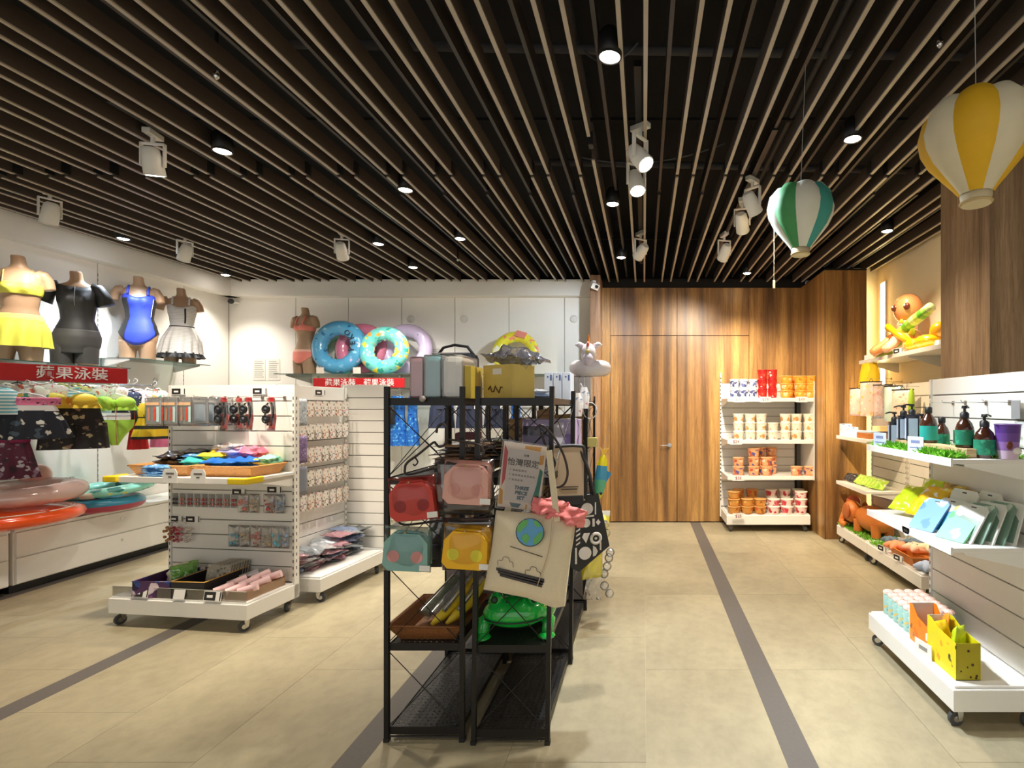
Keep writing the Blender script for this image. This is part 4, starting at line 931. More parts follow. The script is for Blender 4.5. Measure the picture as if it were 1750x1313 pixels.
for i, x in enumerate((.06, .15, .24, .33, .41, .47)): jewel_pouch('clear bracelet pouch, %s in the lower hanging row' % ORD[i], FA(x, -.08, .625), RA, .085, .16, [mat('aqua gem', (110,180,200), .15), GEMS[4], GEMS[2], GEMS[4], MC['aqua gem'], GEMS[3]][i], 'clear pouches in the lower hanging row')
for i, (x, c) in enumerate(((-.50, (170,110,60)), (-.44, (150,40,50)), (-.40, (196,120,130)), (-.33, (216,206,196)))):
    t = thing('hair_clip', 'glittering hair clip, %s from the panel edge under the black tags' % ORD[i], 'hair clip', FA(x, -.07, .60), RA, 'hair clips under the black tags'); q = MB()
    for k in range(16): a = k*.9; q.ball((.028*cos(a)*(.4+k/20), -.01*random.random(), -.06+.05*sin(a)), .011, 8, 5)
    part('flower', q, mat('clip %d' % i, c, .2, .2, coat=.5), t); part('pin', MB().cyl((-.03, 0, .03), (.04, -.05, .035), .003), CHROME, t)
hook(FA, -.42, .635, .1, RA, 'wire hook of the glittering hair clips')
# base trays
def tray(label, p, rz, w, d, h, m, m_in=None, notch=0):
    t = thing('display_tray', label, 'tray', p, rz); e = .004; q = MB().box(-w/2, w/2, -d/2, d/2, 0, e).box(-w/2, w/2, -d/2, -d/2+e, 0, h-notch).box(-w/2, w/2, d/2-e, d/2, 0, h).box(-w/2, -w/2+e, -d/2, d/2, 0, h).box(w/2-e, w/2, -d/2, d/2, 0, h)
    part('walls', q, m, t)
    part('lip', MB().tube([(-w/2, -d/2, h-notch), (w/2, -d/2, h-notch), (w/2, d/2, h), (-w/2, d/2, h)], .004, 5, True), m_in or m, t); return t
bz = .203
GALX = printed('galaxy print', (84,50,96), [(60,80,150), (150,90,140), (240,220,230), (40,30,70)], 14, .4, .35)
tray('purple galaxy printed tray holding green pouches on the gondola base', FA(-.22, -.28, bz), RA+.1, .26, .32, .11, GALX)
tray('black tray with gold edge holding small cards on the base', FA(.055, -.25, bz), RA+.05, .24, .36, .115, BK, mat('gold edge', (206,160,70), .4))
tray('clear peach tray of pink rolled packs on the base', FA(.36, -.25, bz), RA, .26, .32, .06, clear('peach acrylic', (250,224,200), gloss=.2, body=.25, col=(240,190,150)))
LIMEP = clear('lime film', (214,250,170), gloss=.3, body=.55, col=(140,224,90))
for i, (x, y) in enumerate(((-.25, -.25), (-.2, -.2), (-.15, -.26))):
    t = solid('snack_pouch', 'crinkled lime pouch, %s in the purple tray' % ORD[i], 'pouch', MB().pillow(.13, .15, .05, 12, 12, .9, i*4), LIMEP if i else mat('cream pouch', (232,222,190), .4), FA(x, y, bz+.03), (radians(-28), random.uniform(-.3, .3), RA+i*.5), 'pouches in the purple tray')
for i in range(8):
    solid('gift_card', 'upright folded card, %s in the black and gold tray' % ORD[i], 'card', MB().box(-.085, .085, -.002, .002, 0, .15), printed('grey card print', (186,178,160), [(120,112,100), (214,206,190), (150,150,140)], 40, .3), FA(.085, -.09-i*.022, bz+.02), (radians(-14), 0, RA+.05+random.uniform(-.05, .05)), 'cards in the black and gold tray')
PNKP = mat('pale pink pack', (244,204,204), .35, coat=.3)
for i in range(9):
    x, y = .27+.09*(i % 3), -.36+.1*(i//3)
    t = thing('rolled_pack', 'pale pink rolled pack, %s %s of the peach tray' % (('left', 'middle', 'right')[i % 3], ('front', 'centre', 'back')[i//3]), 'pack', FA(x, y, bz+.045+.012*(i//3)), RA+random.uniform(-.5, .5), 'rolled packs in the peach tray')
    part('roll', MB().cyl((-.03, -.045, 0), (.03, .045, .03), .026, n=14), PNKP if i != 6 else mat('silver pack', (186,180,184), .2, .4), t); part('end_cap', MB().cyl((-.031, -.0465, 0), (-.03, -.045, 0), .027, n=14), mat('lilac end', (220,196,210), .3), t)
f = thing('acrylic_fence', 'clear acrylic strip along the front edge of the gondola base', 'acrylic strip', FA(0, -.436, bz), RA); part('strip', MB().box(-.51, .51, -.001, .001, 0, .07), clear('thin film', gloss=.02, rough=.15), f); part('strip_edge', MB().box(-.51, .51, -.0015, .0015, .069, .071), mat('acrylic edge', (206,206,190), .2), f)
for x, lab, b in ((-.30, 'black price tag on the outer part of the gondola base', 1), (-.0, 'white price tag before the black tray', 0), (.25, 'black price tag before the peach tray', 1)): price_tag(lab, FA(x, -.444, bz+.035), RA, -.2, .085 if b else .04, .055, blk=b)

# ================================================================== GOODS ON THE KEYCHAIN GONDOLA (B)
RBZ = radians(83)
CHARM = [printed('charm card %d' % i, (226,220,210), cs, 42, .36) for i, cs in enumerate(([(150,90,70), (200,150,110)], [(110,110,120), (190,150,160)], [(90,70,60), (170,160,150)], [(190,120,120), (120,130,140)]))]
for r in range(5):
    z = 1.545 - .19*r
    for i in range(7):
        x = -.20+.083*i
        t = thing('keychain_card', 'keychain card in the %s row from the top, %s along the panel' % (ORD[r], ORD[i]), 'keychain', FB(x, -.045, z), RBZ+random.uniform(-.1, .1), 'keychain cards on the slatwall')
        for k in range(2): part('card', MB().box(-.036, .036, -.001, .001, -.128, 0), CHARM[(i*3+r*2+k) % 4], t, (0, -.03-.035*k, 0))
        part('peg', MB().cyl((0, .008, -.006), (0, -.09, -.002), .002, n=6), CHROME, t)
PLUM = printed('plum glitter', (120,100,140), [(170,150,190), (90,70,110)], 50, .3); GRYG = printed('silver glitter', (170,178,186), [(210,214,220), (130,140,150)], 50, .3)
for i, (z, m, lab) in enumerate(((1.56, GRYG, 'silver glitter pouch at the top of the keychain gondola'), (1.27, PLUM, 'plum glitter pouch on the keychain gondola'), (1.03, mat('slate pouch', (120,126,138), .4), 'slate grey pouch low on the keychain gondola'))):
    for k in range(3):
        solid('glitter_pouch', lab + (', %s on the peg' % ('front', 'middle', 'rear')[k]), 'pouch', MB().pillow(.12, .21, .012, 8, 8), m, FB(-.33, -.20+k*.05, z-.21), (0, 0, RBZ), 'glitter pouches on pegs')
    hook(FB, -.33, z-.015, .17, RBZ, 'wire peg holding the %s' % lab.split(' at')[0].split(' on')[0].split(' low')[0])
price_tag('black price tag on the keychain gondola top, nearer', FB(-.24, -.042, 1.62), RBZ); price_tag('black price tag on the keychain gondola top, farther', FB(.05, -.042, 1.62), RBZ)
PCK = [clear('bag grey', (226,232,236), gloss=.3, body=.6, col=(186,194,200)), clear('bag rose', (246,226,230), gloss=.3, body=.6, col=(214,160,170)), clear('bag blue', (220,230,250), gloss=.3, body=.6, col=(150,170,206)), clear('bag white', (255,255,255), gloss=.3, body=.6, col=(232,232,236)), clear('bag slate', (220,226,226), gloss=.3, body=.65, col=(120,130,134))]
rr = random.Random(5)
PN = ['grey', 'rose', 'blue', 'white', 'slate']
for i in range(40):
    lay = i//10; j = i % 10; x = -.32+.068*j+rr.uniform(-.02, .02); c = rr.randrange(5)
    q = MB(); q.T = Matrix.Rotation(-pi/2, 4, 'X'); q.pillow(.17, .22, .035, 10, 10, .8, i)
    solid('trinket_packet', 'clear %s trinket packet in the heap on the keychain base, %s layer, %s along' % (PN[c], ('bottom', 'second', 'third', 'top')[lay], ORD[j]), 'packet', q, PCK[c], FB(x, -.13-.02*lay-.10+rr.uniform(-.05, .03), bz+.025+.04*lay+(.05 if j > 5 else 0)*lay*.4), (rr.uniform(-.15, .15), rr.uniform(-.2, .2), RBZ+rr.uniform(-.6, .6)), 'trinket packets heaped on the gondola base')
# ================================================================== GOODS ON THE NEAR GONDOLA (R1): bottles
ZT = 1.256
PALEWOOD = wood('pale riser wood', (196,160,112), (226,196,150), 9, .9, .6, 'x')
solid('wooden_riser', 'pale wooden riser block under the pump bottles', 'riser', MB().box(-.042, .042, -.36, .36, 0, .042), PALEWOOD, (1.575, 2.86, ZT), bev=.002)
MOSS = mat('moss green', (128,194,58), .9, var=.5, scale=90)
def moss(label, x0, x1, y0, y1, z, n, h=.036, name='moss_strip'):
    q = MB(); r = random.Random(int(abs(x0*991+y0*71)))
    for k in range(n):
        x, y = r.uniform(x0, x1), r.uniform(y0, y1); s = r.uniform(.006, .012); a, b = r.uniform(0, 6.3), r.uniform(.3, 1.3)
        d = Vector((cos(a)*cos(b), sin(a)*cos(b), sin(b)))*h*r.uniform(.6, 1.2); o = d.orthogonal().normalized()*s
        q.add([(x-o.x, y-o.y, .0), (x+o.x, y+o.y, .0), (x+d.x+o.x*.4, y+d.y+o.y*.4, max(.004, d.z)), (x+d.x-o.x*.4, y+d.y-o.y*.4, max(.004, d.z)+.002), (x, y, d.z*.3)], [(0, 1, 2, 3), (0, 4, 1), (1, 4, 2), (3, 4, 0)])
    o = solid(name, label, 'moss', q, MOSS, (0, 0, z)); o['kind'] = 'stuff'; return o
moss('green artificial moss along the front of the bottle shelf', 1.435, 1.525, 2.48, 3.32, ZT, 1500)
moss('green artificial moss behind the purple cup', 1.63, 1.80, 2.46, 3.3, ZT, 900)
BOT = mat('black bottle', (24,30,44), .25, coat=.4); AMB = mat('amber bottle glass', (64,34,20), .12, coat=.6, var=.2); LBLU = mat('pale blue label', (196,212,240), .5); LGRN = printed('green leaf label', (30,130,100), [(60,170,130), (20,100,80), (40,150,110)], 40, .35); LGRY = mat('grey label', (206,206,200), .5); LTL = mat('teal label', (40,170,160), .5)
def pump(t, z, dr=-1, m=None):
    m = m or DARK
    part('collar', MB().lathe([(.02, z), (.02, z+.022), (.012, z+.03)], 16), m, t)
    part('pump', MB().cyl((0, 0, z+.028), (0, 0, z+.048), .006).cyl((0, 0, z+.046), (0, 0, z+.06), .014, .012).tube([(0, 0, z+.056), (0, dr*.03, z+.058), (0, dr*.052, z+.05)], .0045), m, t)
def square_bottle(label, p, rz=-pi/2, h=.15):
    t = thing('pump_bottle', label, 'bottle', p, rz, 'black square pump bottles'); part('body', MB().box(-.034, .034, -.034, .034, 0, h), BOT, t, bev=.006)
    part('label', MB().box(-.024, .024, -.0352, -.0342, .012, h*.85), LBLU, t); part('label', MB().box(-.0352, -.0342, -.024, .024, .012, h*.85), LBLU, t); part('label', MB().box(.0342, .0352, -.024, .024, .012, h*.85), LBLU, t); pump(t, h); return t
for i, (y, h_) in enumerate(((3.33, .15), (3.185, .148), (3.085, .156))):
    square_bottle('black square pump bottle with pale blue label, %s from the far shelf end' % ORD[i], (1.572, y if i else 3.19+.0, ZT+.042) if i else (1.572, 3.30, ZT), -pi/2-.3, h_)
square_bottle('black square bottle tucked behind the labelled ones', (1.68, 3.18, ZT), -pi/2, .14)
def round_bottle(label, p, rz=0, h=.15, r=.041, pumpy=True, lab=None, s=1):
    t = thing('amber_bottle', label, 'bottle', p, rz, 'amber bottles on the shelf'); t.scale = (s, s, s)
    part('body', MB().lathe([(r*.92, 0), (r, .006), (r, h*.62), (r*.8, h*.8), (r*.42, h*.94), (.016, h)], 28), AMB, t)
    if lab: part('label', MB().lathe([(r+.0006, h*.10), (r+.0006, h*.58)], 28), lab, t)
    if pumpy: pump(t, h-.004)
    else: part('cap', MB().lathe([(.017, h), (.019, h+.004), (.019, h+.03), (.012, h+.036)], 16), DARK, t)
    return t
round_bottle('amber pump bottle with green and grey label on the wooden block', (1.575, 2.585, ZT+.042), pi-.9, lab=LGRN)
gl = bpy.data.objects[C.objects[-1].name]
part('label', MB().prism([(-.018, .02), (.026, .02), (.026, .085), (-.018, .085)], -.0425, -.0415), LGRY, [o for o in C.objects if o.get('label', '').startswith('amber pump bottle with green and grey')][0], (0, 0, 0), (0, 0, .9+.35))
round_bottle('amber bottle with teal label beside the black bottles', (1.585, 2.93, ZT+.042), 0, .165, .045, False, LTL)
round_bottle('amber bottle standing behind the teal labelled one', (1.70, 3.17, ZT), 0, .15, .04, False, LGRN); round_bottle('dark amber bottle just behind the teal label bottle', (1.71, 3.02, ZT), 0, .15, .04, False, LGRN)
round_bottle('small amber bottle behind the green labelled pump bottle', (1.70, 2.80, ZT), 0, .15, .04, False, LTL); round_bottle('small amber pump bottle at the back beside the big one', (1.70, 2.63, ZT), 0, .15, .038, True, LGRN)
round_bottle('dark amber pump bottle standing next to the purple cup', (1.625, 2.51, ZT), -.6, .15, .046, True, LGRN)
t = thing('paper_cup', 'tall purple paper cup with figs at the shelf end', 'cup', (1.70, 2.46, ZT)); PURP = bands('purple fade print', [(214,190,214), (150,110,180), (110,70,156), (90,52,140)], 6.2, 2, .5)
part('body', MB().lathe([(.041, 0), (.053, .16)], 28), PURP, t); part('rim', MB().torus(.053, .003, 28, 6), mat('purple rim', (120,90,160), .4), t, (0, 0, .16)); part('print', MB().ball((-.02, -.044, .065), (.016, .006, .02), 10, 8), mat('fig print', (110,50,40), .5), t); part('print', MB().ball((.012, -.047, .04), (.022, .005, .016), 10, 8), SIGNW, t)
for x, y, lab, col in ((1.435, 3.20, 'pale blue price card before the black bottles', (206,220,246)), (1.435, 2.78, 'white price card standing in the moss', (222,230,246))):
    t = thing('price_card', lab, 'price card', (x, y, ZT), -pi/2+.35); part('card', MB().box(-.05, .05, -.0015, .0015, 0, .085), mat('card %d' % col[0], col, .4), t); part('print', MB().box(-.028, .028, -.0022, -.0015, .05, .066).box(-.036, .036, -.0022, -.0015, .024, .03), mat('blue print', (130,140,180), .6), t)
for i, y in enumerate((3.1, 2.98, 2.8, 2.62)):
    hook(FR, 2.89-y, 1.52, .13, -pi/2, 'bare wire hook, %s on the bottle gondola panel' % ORD[i])
solid('tag_strip', 'small grey clip tag hanging on the bottle gondola panel', 'tag', MB().box(-.03, .03, -.003, 0, -.09, 0), mat('tag grey', (150,150,150), .5), FR(.33, -.05, 1.53), (0, 0, -pi/2))

# ------------------------------------------------ pouches on the lower shelf
ZL = .846
def lean_pouch(label, p, rz, w, h, t_, m, seed=0, lean=.5, roll=0, crumple=.35, group='snack and mask pouches on the lower shelf', extra=None):
    t = thing('standup_pouch', label, 'pouch', p, rot=(-lean, roll, rz), group=group); part('bag', MB().pillow(w, h, t_, 14, 14, crumple, seed), m, t)
    if extra: extra(t)
    return t
LIM = printed('lime snack print', (206,226,40), [(236,240,130), (190,214,30), (250,250,220)], 14, .3, .25, .5); YSN = printed('yellow snack print', (250,200,20), [(255,236,150), (250,180,10), (250,246,230)], 14, .3, .25, .5); OLV = printed('olive gold print', (176,140,20), [(206,176,50), (140,104,16), (190,150,30)], 16, .35, .25, .5)
rzp = -pi/2
lean_pouch('lime green snack bag at the far end of the lower shelf', (1.53, 3.14, ZL+.035), rzp+.5, .17, .22, .06, LIM, 1, .95)
lean_pouch('bright yellow snack bag beside the lime one', (1.55, 2.98, ZL+.035), rzp+.4, .17, .24, .06, YSN, 2, .9)
lean_pouch('yellow green snack bag standing at the back', (1.74, 3.22, ZL+.01), rzp+.2, .19, .2, .06, LIM, 3, .25)
lean_pouch('golden snack bag standing at the back', (1.75, 3.03, ZL+.01), rzp+.1, .2, .2, .06, OLV, 4, .25)
lean_pouch('second golden snack bag at the back wall of the shelf', (1.76, 2.84, ZL+.01), rzp, .18, .19, .06, OLV, 5, .25)
WB = mat('mask pack white', (226,226,216), .4); BW = mat('mask wave blue', (30,130,180), .35, coat=.3); BLP = printed('sky mask print', (130,176,232), [(190,214,246), (100,150,220), (226,238,252)], 12, .35, .3, .4); GRP = printed('green mask print', (150,236,180), [(200,250,220), (110,220,130), (236,252,240), (246,220,110)], 12, .32, .3, .4)
def mask(label, p, rz, m, lean, wave=None, h=.20, w=.15):
    t = thing('mask_pack', label, 'mask pack', p, rot=(-lean, 0, rz), group='flat mask packs on the lower shelf')
    o = [(-w/2, 0), (w/2, 0), (w/2, h*.9), (w/2-.015, h), (-w/2+.015, h), (-w/2, h*.9)]
    part('pack', MB().prism(o, -.005, .005), m, t, bev=.003)
    if wave: part('print', MB().prism([(-w/2+.008, .01), (w/2-.008, .01), (w/2-.008, h*.6), (w*.3, h*.72), (w*.05, h*.62), (-w*.2, h*.68), (-w/2+.008, h*.58)], -.0062, -.005), wave, t)
    part('hang_hole', MB().box(-.014, .014, -.0058, .0058, h*.92, h*.95), PAPERBLK, t); return t
mask('sky blue mask pack lying back at the front of the shelf', (1.47, 2.80, ZL), rzp+.35, BLP, .75); mask('blue wave mask pack behind the sky blue one', (1.53, 2.74, ZL), rzp+.35, WB, .65, BW)
mask('white pack with blue wave standing taller behind', (1.64, 2.77, ZL), rzp+.2, WB, .3, BW, .22, .17); mask('white pack with blue wave against the back panel', (1.72, 2.68, ZL), rzp+.1, WB, .25, BW, .22, .15)
mask('pale green mask pack lying back near the shelf corner', (1.50, 2.585, ZL), rzp+.35, GRP, .80, None, .21)
GGR = printed('sage mask print', (120,150,130), [(160,186,160), (90,120,104), (200,214,196)], 12, .35, .35, .3)
for i in range(5): mask('sage green mask pack, %s behind the pale green one' % ORD[i], (1.535+.045*i, 2.575-.01*i, ZL), rzp+.3, GGR if i % 2 else WB, .62-.07*i, None if i % 2 else GGR, .2)
t = thing('price_tag', 'round price sticker on the lower shelf edge', 'price tag', (1.42, 2.85, ZL-.005), rzp); part('disc', MB().cyl((0, 0, 0), (0, -.002, 0), .04, n=24), CARD, t); part('figures', MB().box(-.022, .022, -.0028, -.002, -.02, -.004), PAPERBLK, t)

# ------------------------------------------------ cartons on the base
ZB = .204; SLV = printed('green sleeve print', (176,222,214), [(70,180,90), (236,246,240), (250,210,90), (120,200,220), (250,250,250)], 40, .36, .4); PTOP = printed('pink lid print', (250,214,200), [(246,180,170), (250,236,214), (236,150,170)], 60, .34)
carton = MB().lathe([(.026, 0), (.03, .004), (.031, .125), (.028, .13)], 14)
for r_ in range(4):
    for k in range(6):
        t = thing('drink_cup', 'small printed cup with pink lid, row %s from the aisle, %s from the far end' % (('one', 'two', 'three', 'four')[r_], ORD[k]), 'cup', (1.535+.064*r_, 3.30-.064*k, ZB), group='pink lidded cups on the low base')
        part('body', carton, SLV, t); part('lid', MB().lathe([(.033, .126), (.033, .138), (.02, .146), (0, .148)], 14), PTOP, t)
def display_box(label, p, rz, w, d, hb, hf, m, inner):
    t = thing('display_box', label, 'box', p, rz); e = .003
    side = [(-d/2, 0), (d/2, 0), (d/2, hb), (d/2-.03, hb), (d*.1, hf+(hb-hf)*.28), (-d/2+.02, hf), (-d/2, hf)]
    for s in (-1, 1): part('side', MB().prism(side, s*w/2-e/2, s*w/2+e/2, 'x'), m, t)
    part('front', MB().box(-w/2, w/2, -d/2, -d/2+e, 0, hf), mat('box end '+m.name, tuple(inner), .5), t); part('back', MB().box(-w/2, w/2, d/2-e, d/2, 0, hb), mat('grey board', (216,216,212), .6), t); part('bottom', MB().box(-w/2, w/2, -d/2, d/2, 0, e), BOARD, t)
    return t
ORB = printed('orange box print', (250,140,20), [(255,170,50), (250,110,10), (250,236,220), (150,90,50)], 14, .26, .4); YLB = printed('yellow box print', (236,220,20), [(246,236,60), (250,160,30), (60,50,20), (240,226,40)], 14, .22, .4)
display_box('orange open topped display box next to the pink lidded cups', (1.555, 2.845, ZB), 0, .13, .20, .20, .135, ORB, (250,150,30)); db = display_box('yellow spotted display box nearest the aisle corner', (1.535, 2.615, ZB), 0, .115, .25, .215, .175, YLB, (172,160,24))
q = MB(); r = random.Random(9)
for k in range(7): x, z, s = r.uniform(-.05, .05), r.uniform(.01, .15), r.uniform(.004, .008); q.cyl((x, -.1262, z), (x, -.125, z), s, n=8)
part('spots', q, mat('brown spots', (70,50,20), .6), db)
for i, (x, y, m) in enumerate(((1.53, 2.66, YSN), (1.56, 2.58, LIM), (1.51, 2.56, LIM), (1.54, 2.70, mat('orange snack', (246,150,40), .3, coat=.4)))):
    solid('snack_pack', 'small snack pack, %s in the yellow spotted box' % ORD[i], 'snack', MB().pillow(.07, .10, .03, 8, 8, .4, i), m, (x, y, ZB+.11+.008*i), (-.3+.2*i, .2*(i-1), .5*i), 'snack packs in the yellow box')
arch = thing('price_card', 'white price card leaning on the base edge by the orange box', 'price card', (1.452, 2.735, ZB), -pi/2+.2); part('card', MB().box(-.06, .06, -.0015, .0015, 0, .075), CARD, arch); part('print', MB().box(-.03, .03, -.0022, -.0015, .03, .05), LN, arch)

# ================================================================== CORNER GONDOLAS (R2, R3)
zt = 2.001
OCT = mat('orange inflatable vinyl', (246,158,96), .22, coat=.7); OC2 = mat('peach inflatable vinyl', (250,190,150), .22, coat=.6)
t = thing('inflatable_octopus', 'orange inflatable octopus sitting on the long wall shelf', 'inflatable', (2.60, 5.18, zt), radians(-62))
part('head', MB().ball((0, .0, .46), (.135, .13, .15), 24, 16), OCT, t)
part('body', MB().ball((0, -.01, .28), (.10, .09, .10), 20, 12), OC2, t)
for i, a in enumerate((-70, -35, 0, 35, 70, 150, 210)):
    a = radians(a-90); L = .30 if i < 5 else .16
    part('tentacle', MB().tube([(0, -.01, .24), (L*.5*cos(a), L*.5*sin(a), .17), (L*.85*cos(a), L*.85*sin(a), .08), (L*1.08*cos(a), L*1.08*sin(a), .05), (L*1.15*cos(a), L*1.15*sin(a), .07)], [.05, .05, .048, .045, .03], 12), OCT if i % 2 else OC2, t)
for s in (-1, 1):
    e = part('eye', MB().ball((s*.065, -.112, .465), (.034, .022, .034), 14, 10), mat('brown eye', (110,50,30), .15), t); part('glint', MB().ball((s*.065-.01, -.133, .477), (.011, .006, .011), 8, 6), SIGNW, e)
part('medal', MB().ball((.0, -.10, .33), (.022, .012, .022), 10, 8), mat('yellow medal', (250,220,60), .3), t); part('medal', MB().ball((.0, -.105, .295), (.018, .012, .012), 10, 8), LAV, t)
BAM = bands('bamboo bands', [(96,170,40), (150,206,70), (214,232,150), (190,220,90)], 5, 2, .3, .5)
t = thing('inflatable_bamboo', 'green and white inflatable bamboo leaning before the octopus', 'inflatable', (2.46, 5.22, zt+.01), rot=(radians(70), 0, 0))
part('stem', MB().tube([(0, .035, 0), (.02, .05, .25), (.04, .06, .5), (.06, .05, .72)], [.04, .045, .045, .04], 14), BAM, t); bpy.context.view_layer.update()
t.rotation_euler = (radians(67), 0, radians(4)); t.location = (2.46, 5.46, zt+.015); t.scale = (1.15,)*3
for k in range(5): part('leaf', MB().ball((0, 0, 0), (.03, .012, .09), 10, 8), mat('lime leaf vinyl', (180,220,50), .3, coat=.4), t, (.0+.01*k, -.02+.05*(k % 2), .08+.09*k), (.5*(k % 2), .8-.3*k, 0))
YI = mat('yellow inflatable vinyl', (250,190,20), .25, coat=.6, var=.15)
t = thing('inflatable_guitar', 'yellow inflatable guitar lying at the shelf end', 'inflatable', (2.50, 4.80, zt+.005), radians(100)); part('body', MB().ball((-.12, 0, .07), (.13, .1, .065), 20, 12).ball((.05, 0, .065), (.10, .08, .055), 18, 10), YI, t); part('neck', MB().tube([(.08, 0, .08), (.28, .02, .2), (.40, .03, .28)], [.035, .03, .035], 12), YI, t)
solid('inflatable_ball', 'orange yellow inflatable ball half hidden by the grey oak column', 'ball', MB().ball((0, 0, 0), .085, 20, 14), mat('amber vinyl', (250,170,20), .25, coat=.6), (2.60, 4.62, zt+.16)); solid('shoe_box', 'pale box under the orange inflatable ball', 'box', MB().box(-.1, .1, -.12, .12, 0, .07), CARD, (2.62, 4.62, zt), bev=.003)
price_tag('black price tag on the long wall shelf edge', (2.376, 4.95, zt+.02), -pi/2+.3)
price_tag('small printed tag at the far end of the long wall shelf', (2.376, 5.6, zt+.02), -pi/2+.3, blk=False)
# hanging goods under that shelf
NET = mat('yellow net mesh', (244,190,10), .6, var=.3, scale=160, bump=.6)
t = thing('mesh_bag', 'yellow mesh bag hanging under the long wall shelf', 'bag', (2.40, 5.60, 1.96), radians(-60)); part('bag', cloth([(0, .09, .03), (-.1, .11, .05), (-.24, .13, .06), (-.30, .12, .05)], folds=8, amp=.012), NET, t); part('cord', MB().tube([(-.06, 0, 0), (0, 0, .03), (.06, 0, 0)], .004), YI, t)
FLP = printed('pink blossom bag print', (240,190,172), [(232,140,120), (244,214,186), (226,170,90), (240,206,206)], 22, .36, .4)
for i, (x, y, z, w_, h_, m, lab) in enumerate(((2.30, 5.62, 1.70, .22, .30, FLP, 'pink blossom zip bag hanging nearest the wooden pier'), (2.34, 5.42, 1.76, .24, .36, FLP, 'larger pink blossom zip bag hanging beside it'), (2.36, 5.20, 1.72, .2, .34, BAGCLEAR, 'clear zip bag hanging beside the pink ones'), (2.38, 5.02, 1.70, .18, .34, mat('pastel panel bag', (206,226,220), .4), 'pastel zip bag hanging behind the black bottles'), (2.38, 4.84, 1.66, .2, .32, printed('beige charm print', (230,214,196), [(190,150,140), (214,196,180)], 30, .3), 'beige charm print bag hanging by the white panel'))):
    t = thing('hanging_bag', lab, 'bag', (x, y, z), radians(-52), 'zip bags hanging in the corner'); part('bag', MB().pillow(w_, h_, .05, 10, 10, .3, i), m, t, (0, 0, -h_)); part('zip', MB().box(-w_/2, w_/2, -.006, .006, -.012, .0), DARK, t); part('hang_loop', MB().tube([(-.02, 0, 0), (0, 0, .03), (.02, 0, 0)], .003), DARK, t)
    hook(lambda a, b, c, yy=y, zz=z: Vector((2.55, yy, zz+.025)), 0, 0, 2.55-x+.03, -pi/2, 'long wire hook carrying the %s' % lab.split(' hanging')[0])
t = thing('umbrella', 'folded lime umbrella hanging by the white panel', 'umbrella', (2.38, 4.68, 1.36), .2); part('canopy', MB().lathe([(.012, 0), (.03, .1), (.022, .26), (.008, .3)], 12), mat('lime umbrella', (160,200,50), .5), t); part('handle', MB().cyl((0, 0, -.06), (0, 0, 0), .01), DARK, t)
# shelf at 1.18 : boxes
z2 = 1.181
BSTR = printed('blue white stripe box', (222,230,240), [(110,150,210), (240,244,250), (160,186,226)], 34, .34, .4)
for i in range(3): solid('tissue_box', 'blue and white striped small box, %s from the wooden pier' % ORD[i], 'box', MB().box(-.05, .05, -.05, .05, 0, .13-.03*i), BSTR, (2.21+.02*i, 5.76-.115*i, z2), (0, 0, .1*i), 'striped boxes on the corner shelf', .002)
solid('gift_box', 'orange brown flat box on the corner shelf', 'box', MB().box(-.13, .13, -.12, .12, 0, .055), mat('orange brown card', (176,104,40), .45), (2.32, 5.28, z2), (0, 0, .1), bev=.003); solid('gift_box', 'pale blue flat box lying on the orange brown box', 'box', MB().box(-.12, .12, -.1, .1, 0, .018), mat('pale blue card', (190,210,224), .5), (2.32, 5.29, z2+.0555), (0, 0, .25), bev=.002); solid('note_block', 'cream block on top of the pale blue box', 'box', MB().box(-.05, .09, -.07, .07, 0, .05), mat('cream block', (250,222,160), .6), (2.36, 5.24, z2+.074), (0, 0, .1), bev=.002)
# shelf at .68 : packets
z3 = .681; LG = printed('lime packet print', (190,230,80), [(226,246,170), (150,210,40), (240,250,220)], 20, .34, .3, .4)
for i in range(11):
    y = 5.78-.062*i; dark = i < 4
    solid('sweet_packet', ('dark striped' if dark else 'lime green') + ' packet, %s from the wooden pier on the low corner shelf' % ORD[i], 'packet', MB().pillow(.13, .11 if dark else .13, .04, 10, 10, .4, i), GRYP if dark else LG, (2.24+.004*i, y, z3+.012), (radians(-52), .1*sin(i*2), -pi/2+.55), 'packets leaning on the low corner shelf')
# base: elephant and moss
t = thing('toy_elephant', 'tan brown toy elephant on the mossy corner base', 'toy', (2.30, 5.40, bz+.012), radians(-80)); ELE = mat('tan leather', (206,120,50), .45, var=.15)
part('body', MB().ball((.10, 0, .15), (.26, .13, .13), 24, 14), ELE, t); part('head', MB().ball((-.22, -.04, .17), (.115, .10, .115), 20, 14), ELE, t)
for sx, sy in ((-.06, -.07), (-.06, .07), (.24, -.07), (.24, .07)): part('leg', MB().cyl((sx, sy, 0), (sx, sy, .12), .045, .05), ELE, t)
for s in (-1, 1): part('ear', MB().ball((-.17, s*.11-.03, .19), (.06, .02, .085), 14, 10), mat('brown ear', (176,96,44), .5), t)
part('trunk', MB().tube([(-.31, -.05, .15), (-.36, -.06, .08), (-.36, -.08, .03), (-.30, -.10, .018), (-.26, -.10, .035)], [.045, .038, .034, .03, .022], 12), ELE, t); part('eye', MB().ball((-.29, -.115, .2), .009, 8, 6), DARK, t)
t = thing('toy_bear', 'small reddish toy lying behind the elephant by the pier', 'toy', (2.28, 5.74, bz+.012)); part('body', MB().ball((0, 0, .11), (.10, .08, .11), 18, 12), mat('terracotta toy', (196,96,60), .6), t); part('head', MB().ball((0, -.02, .25), .075, 16, 12), MC['terracotta toy'], t); 
moss('green artificial moss on the corner base', 2.15, 2.5, 5.08, 5.82, bz, 1300, .03)
moss('green artificial moss on the basket base', 2.15, 2.5, 4.86, 5.02, bz, 500, .03)
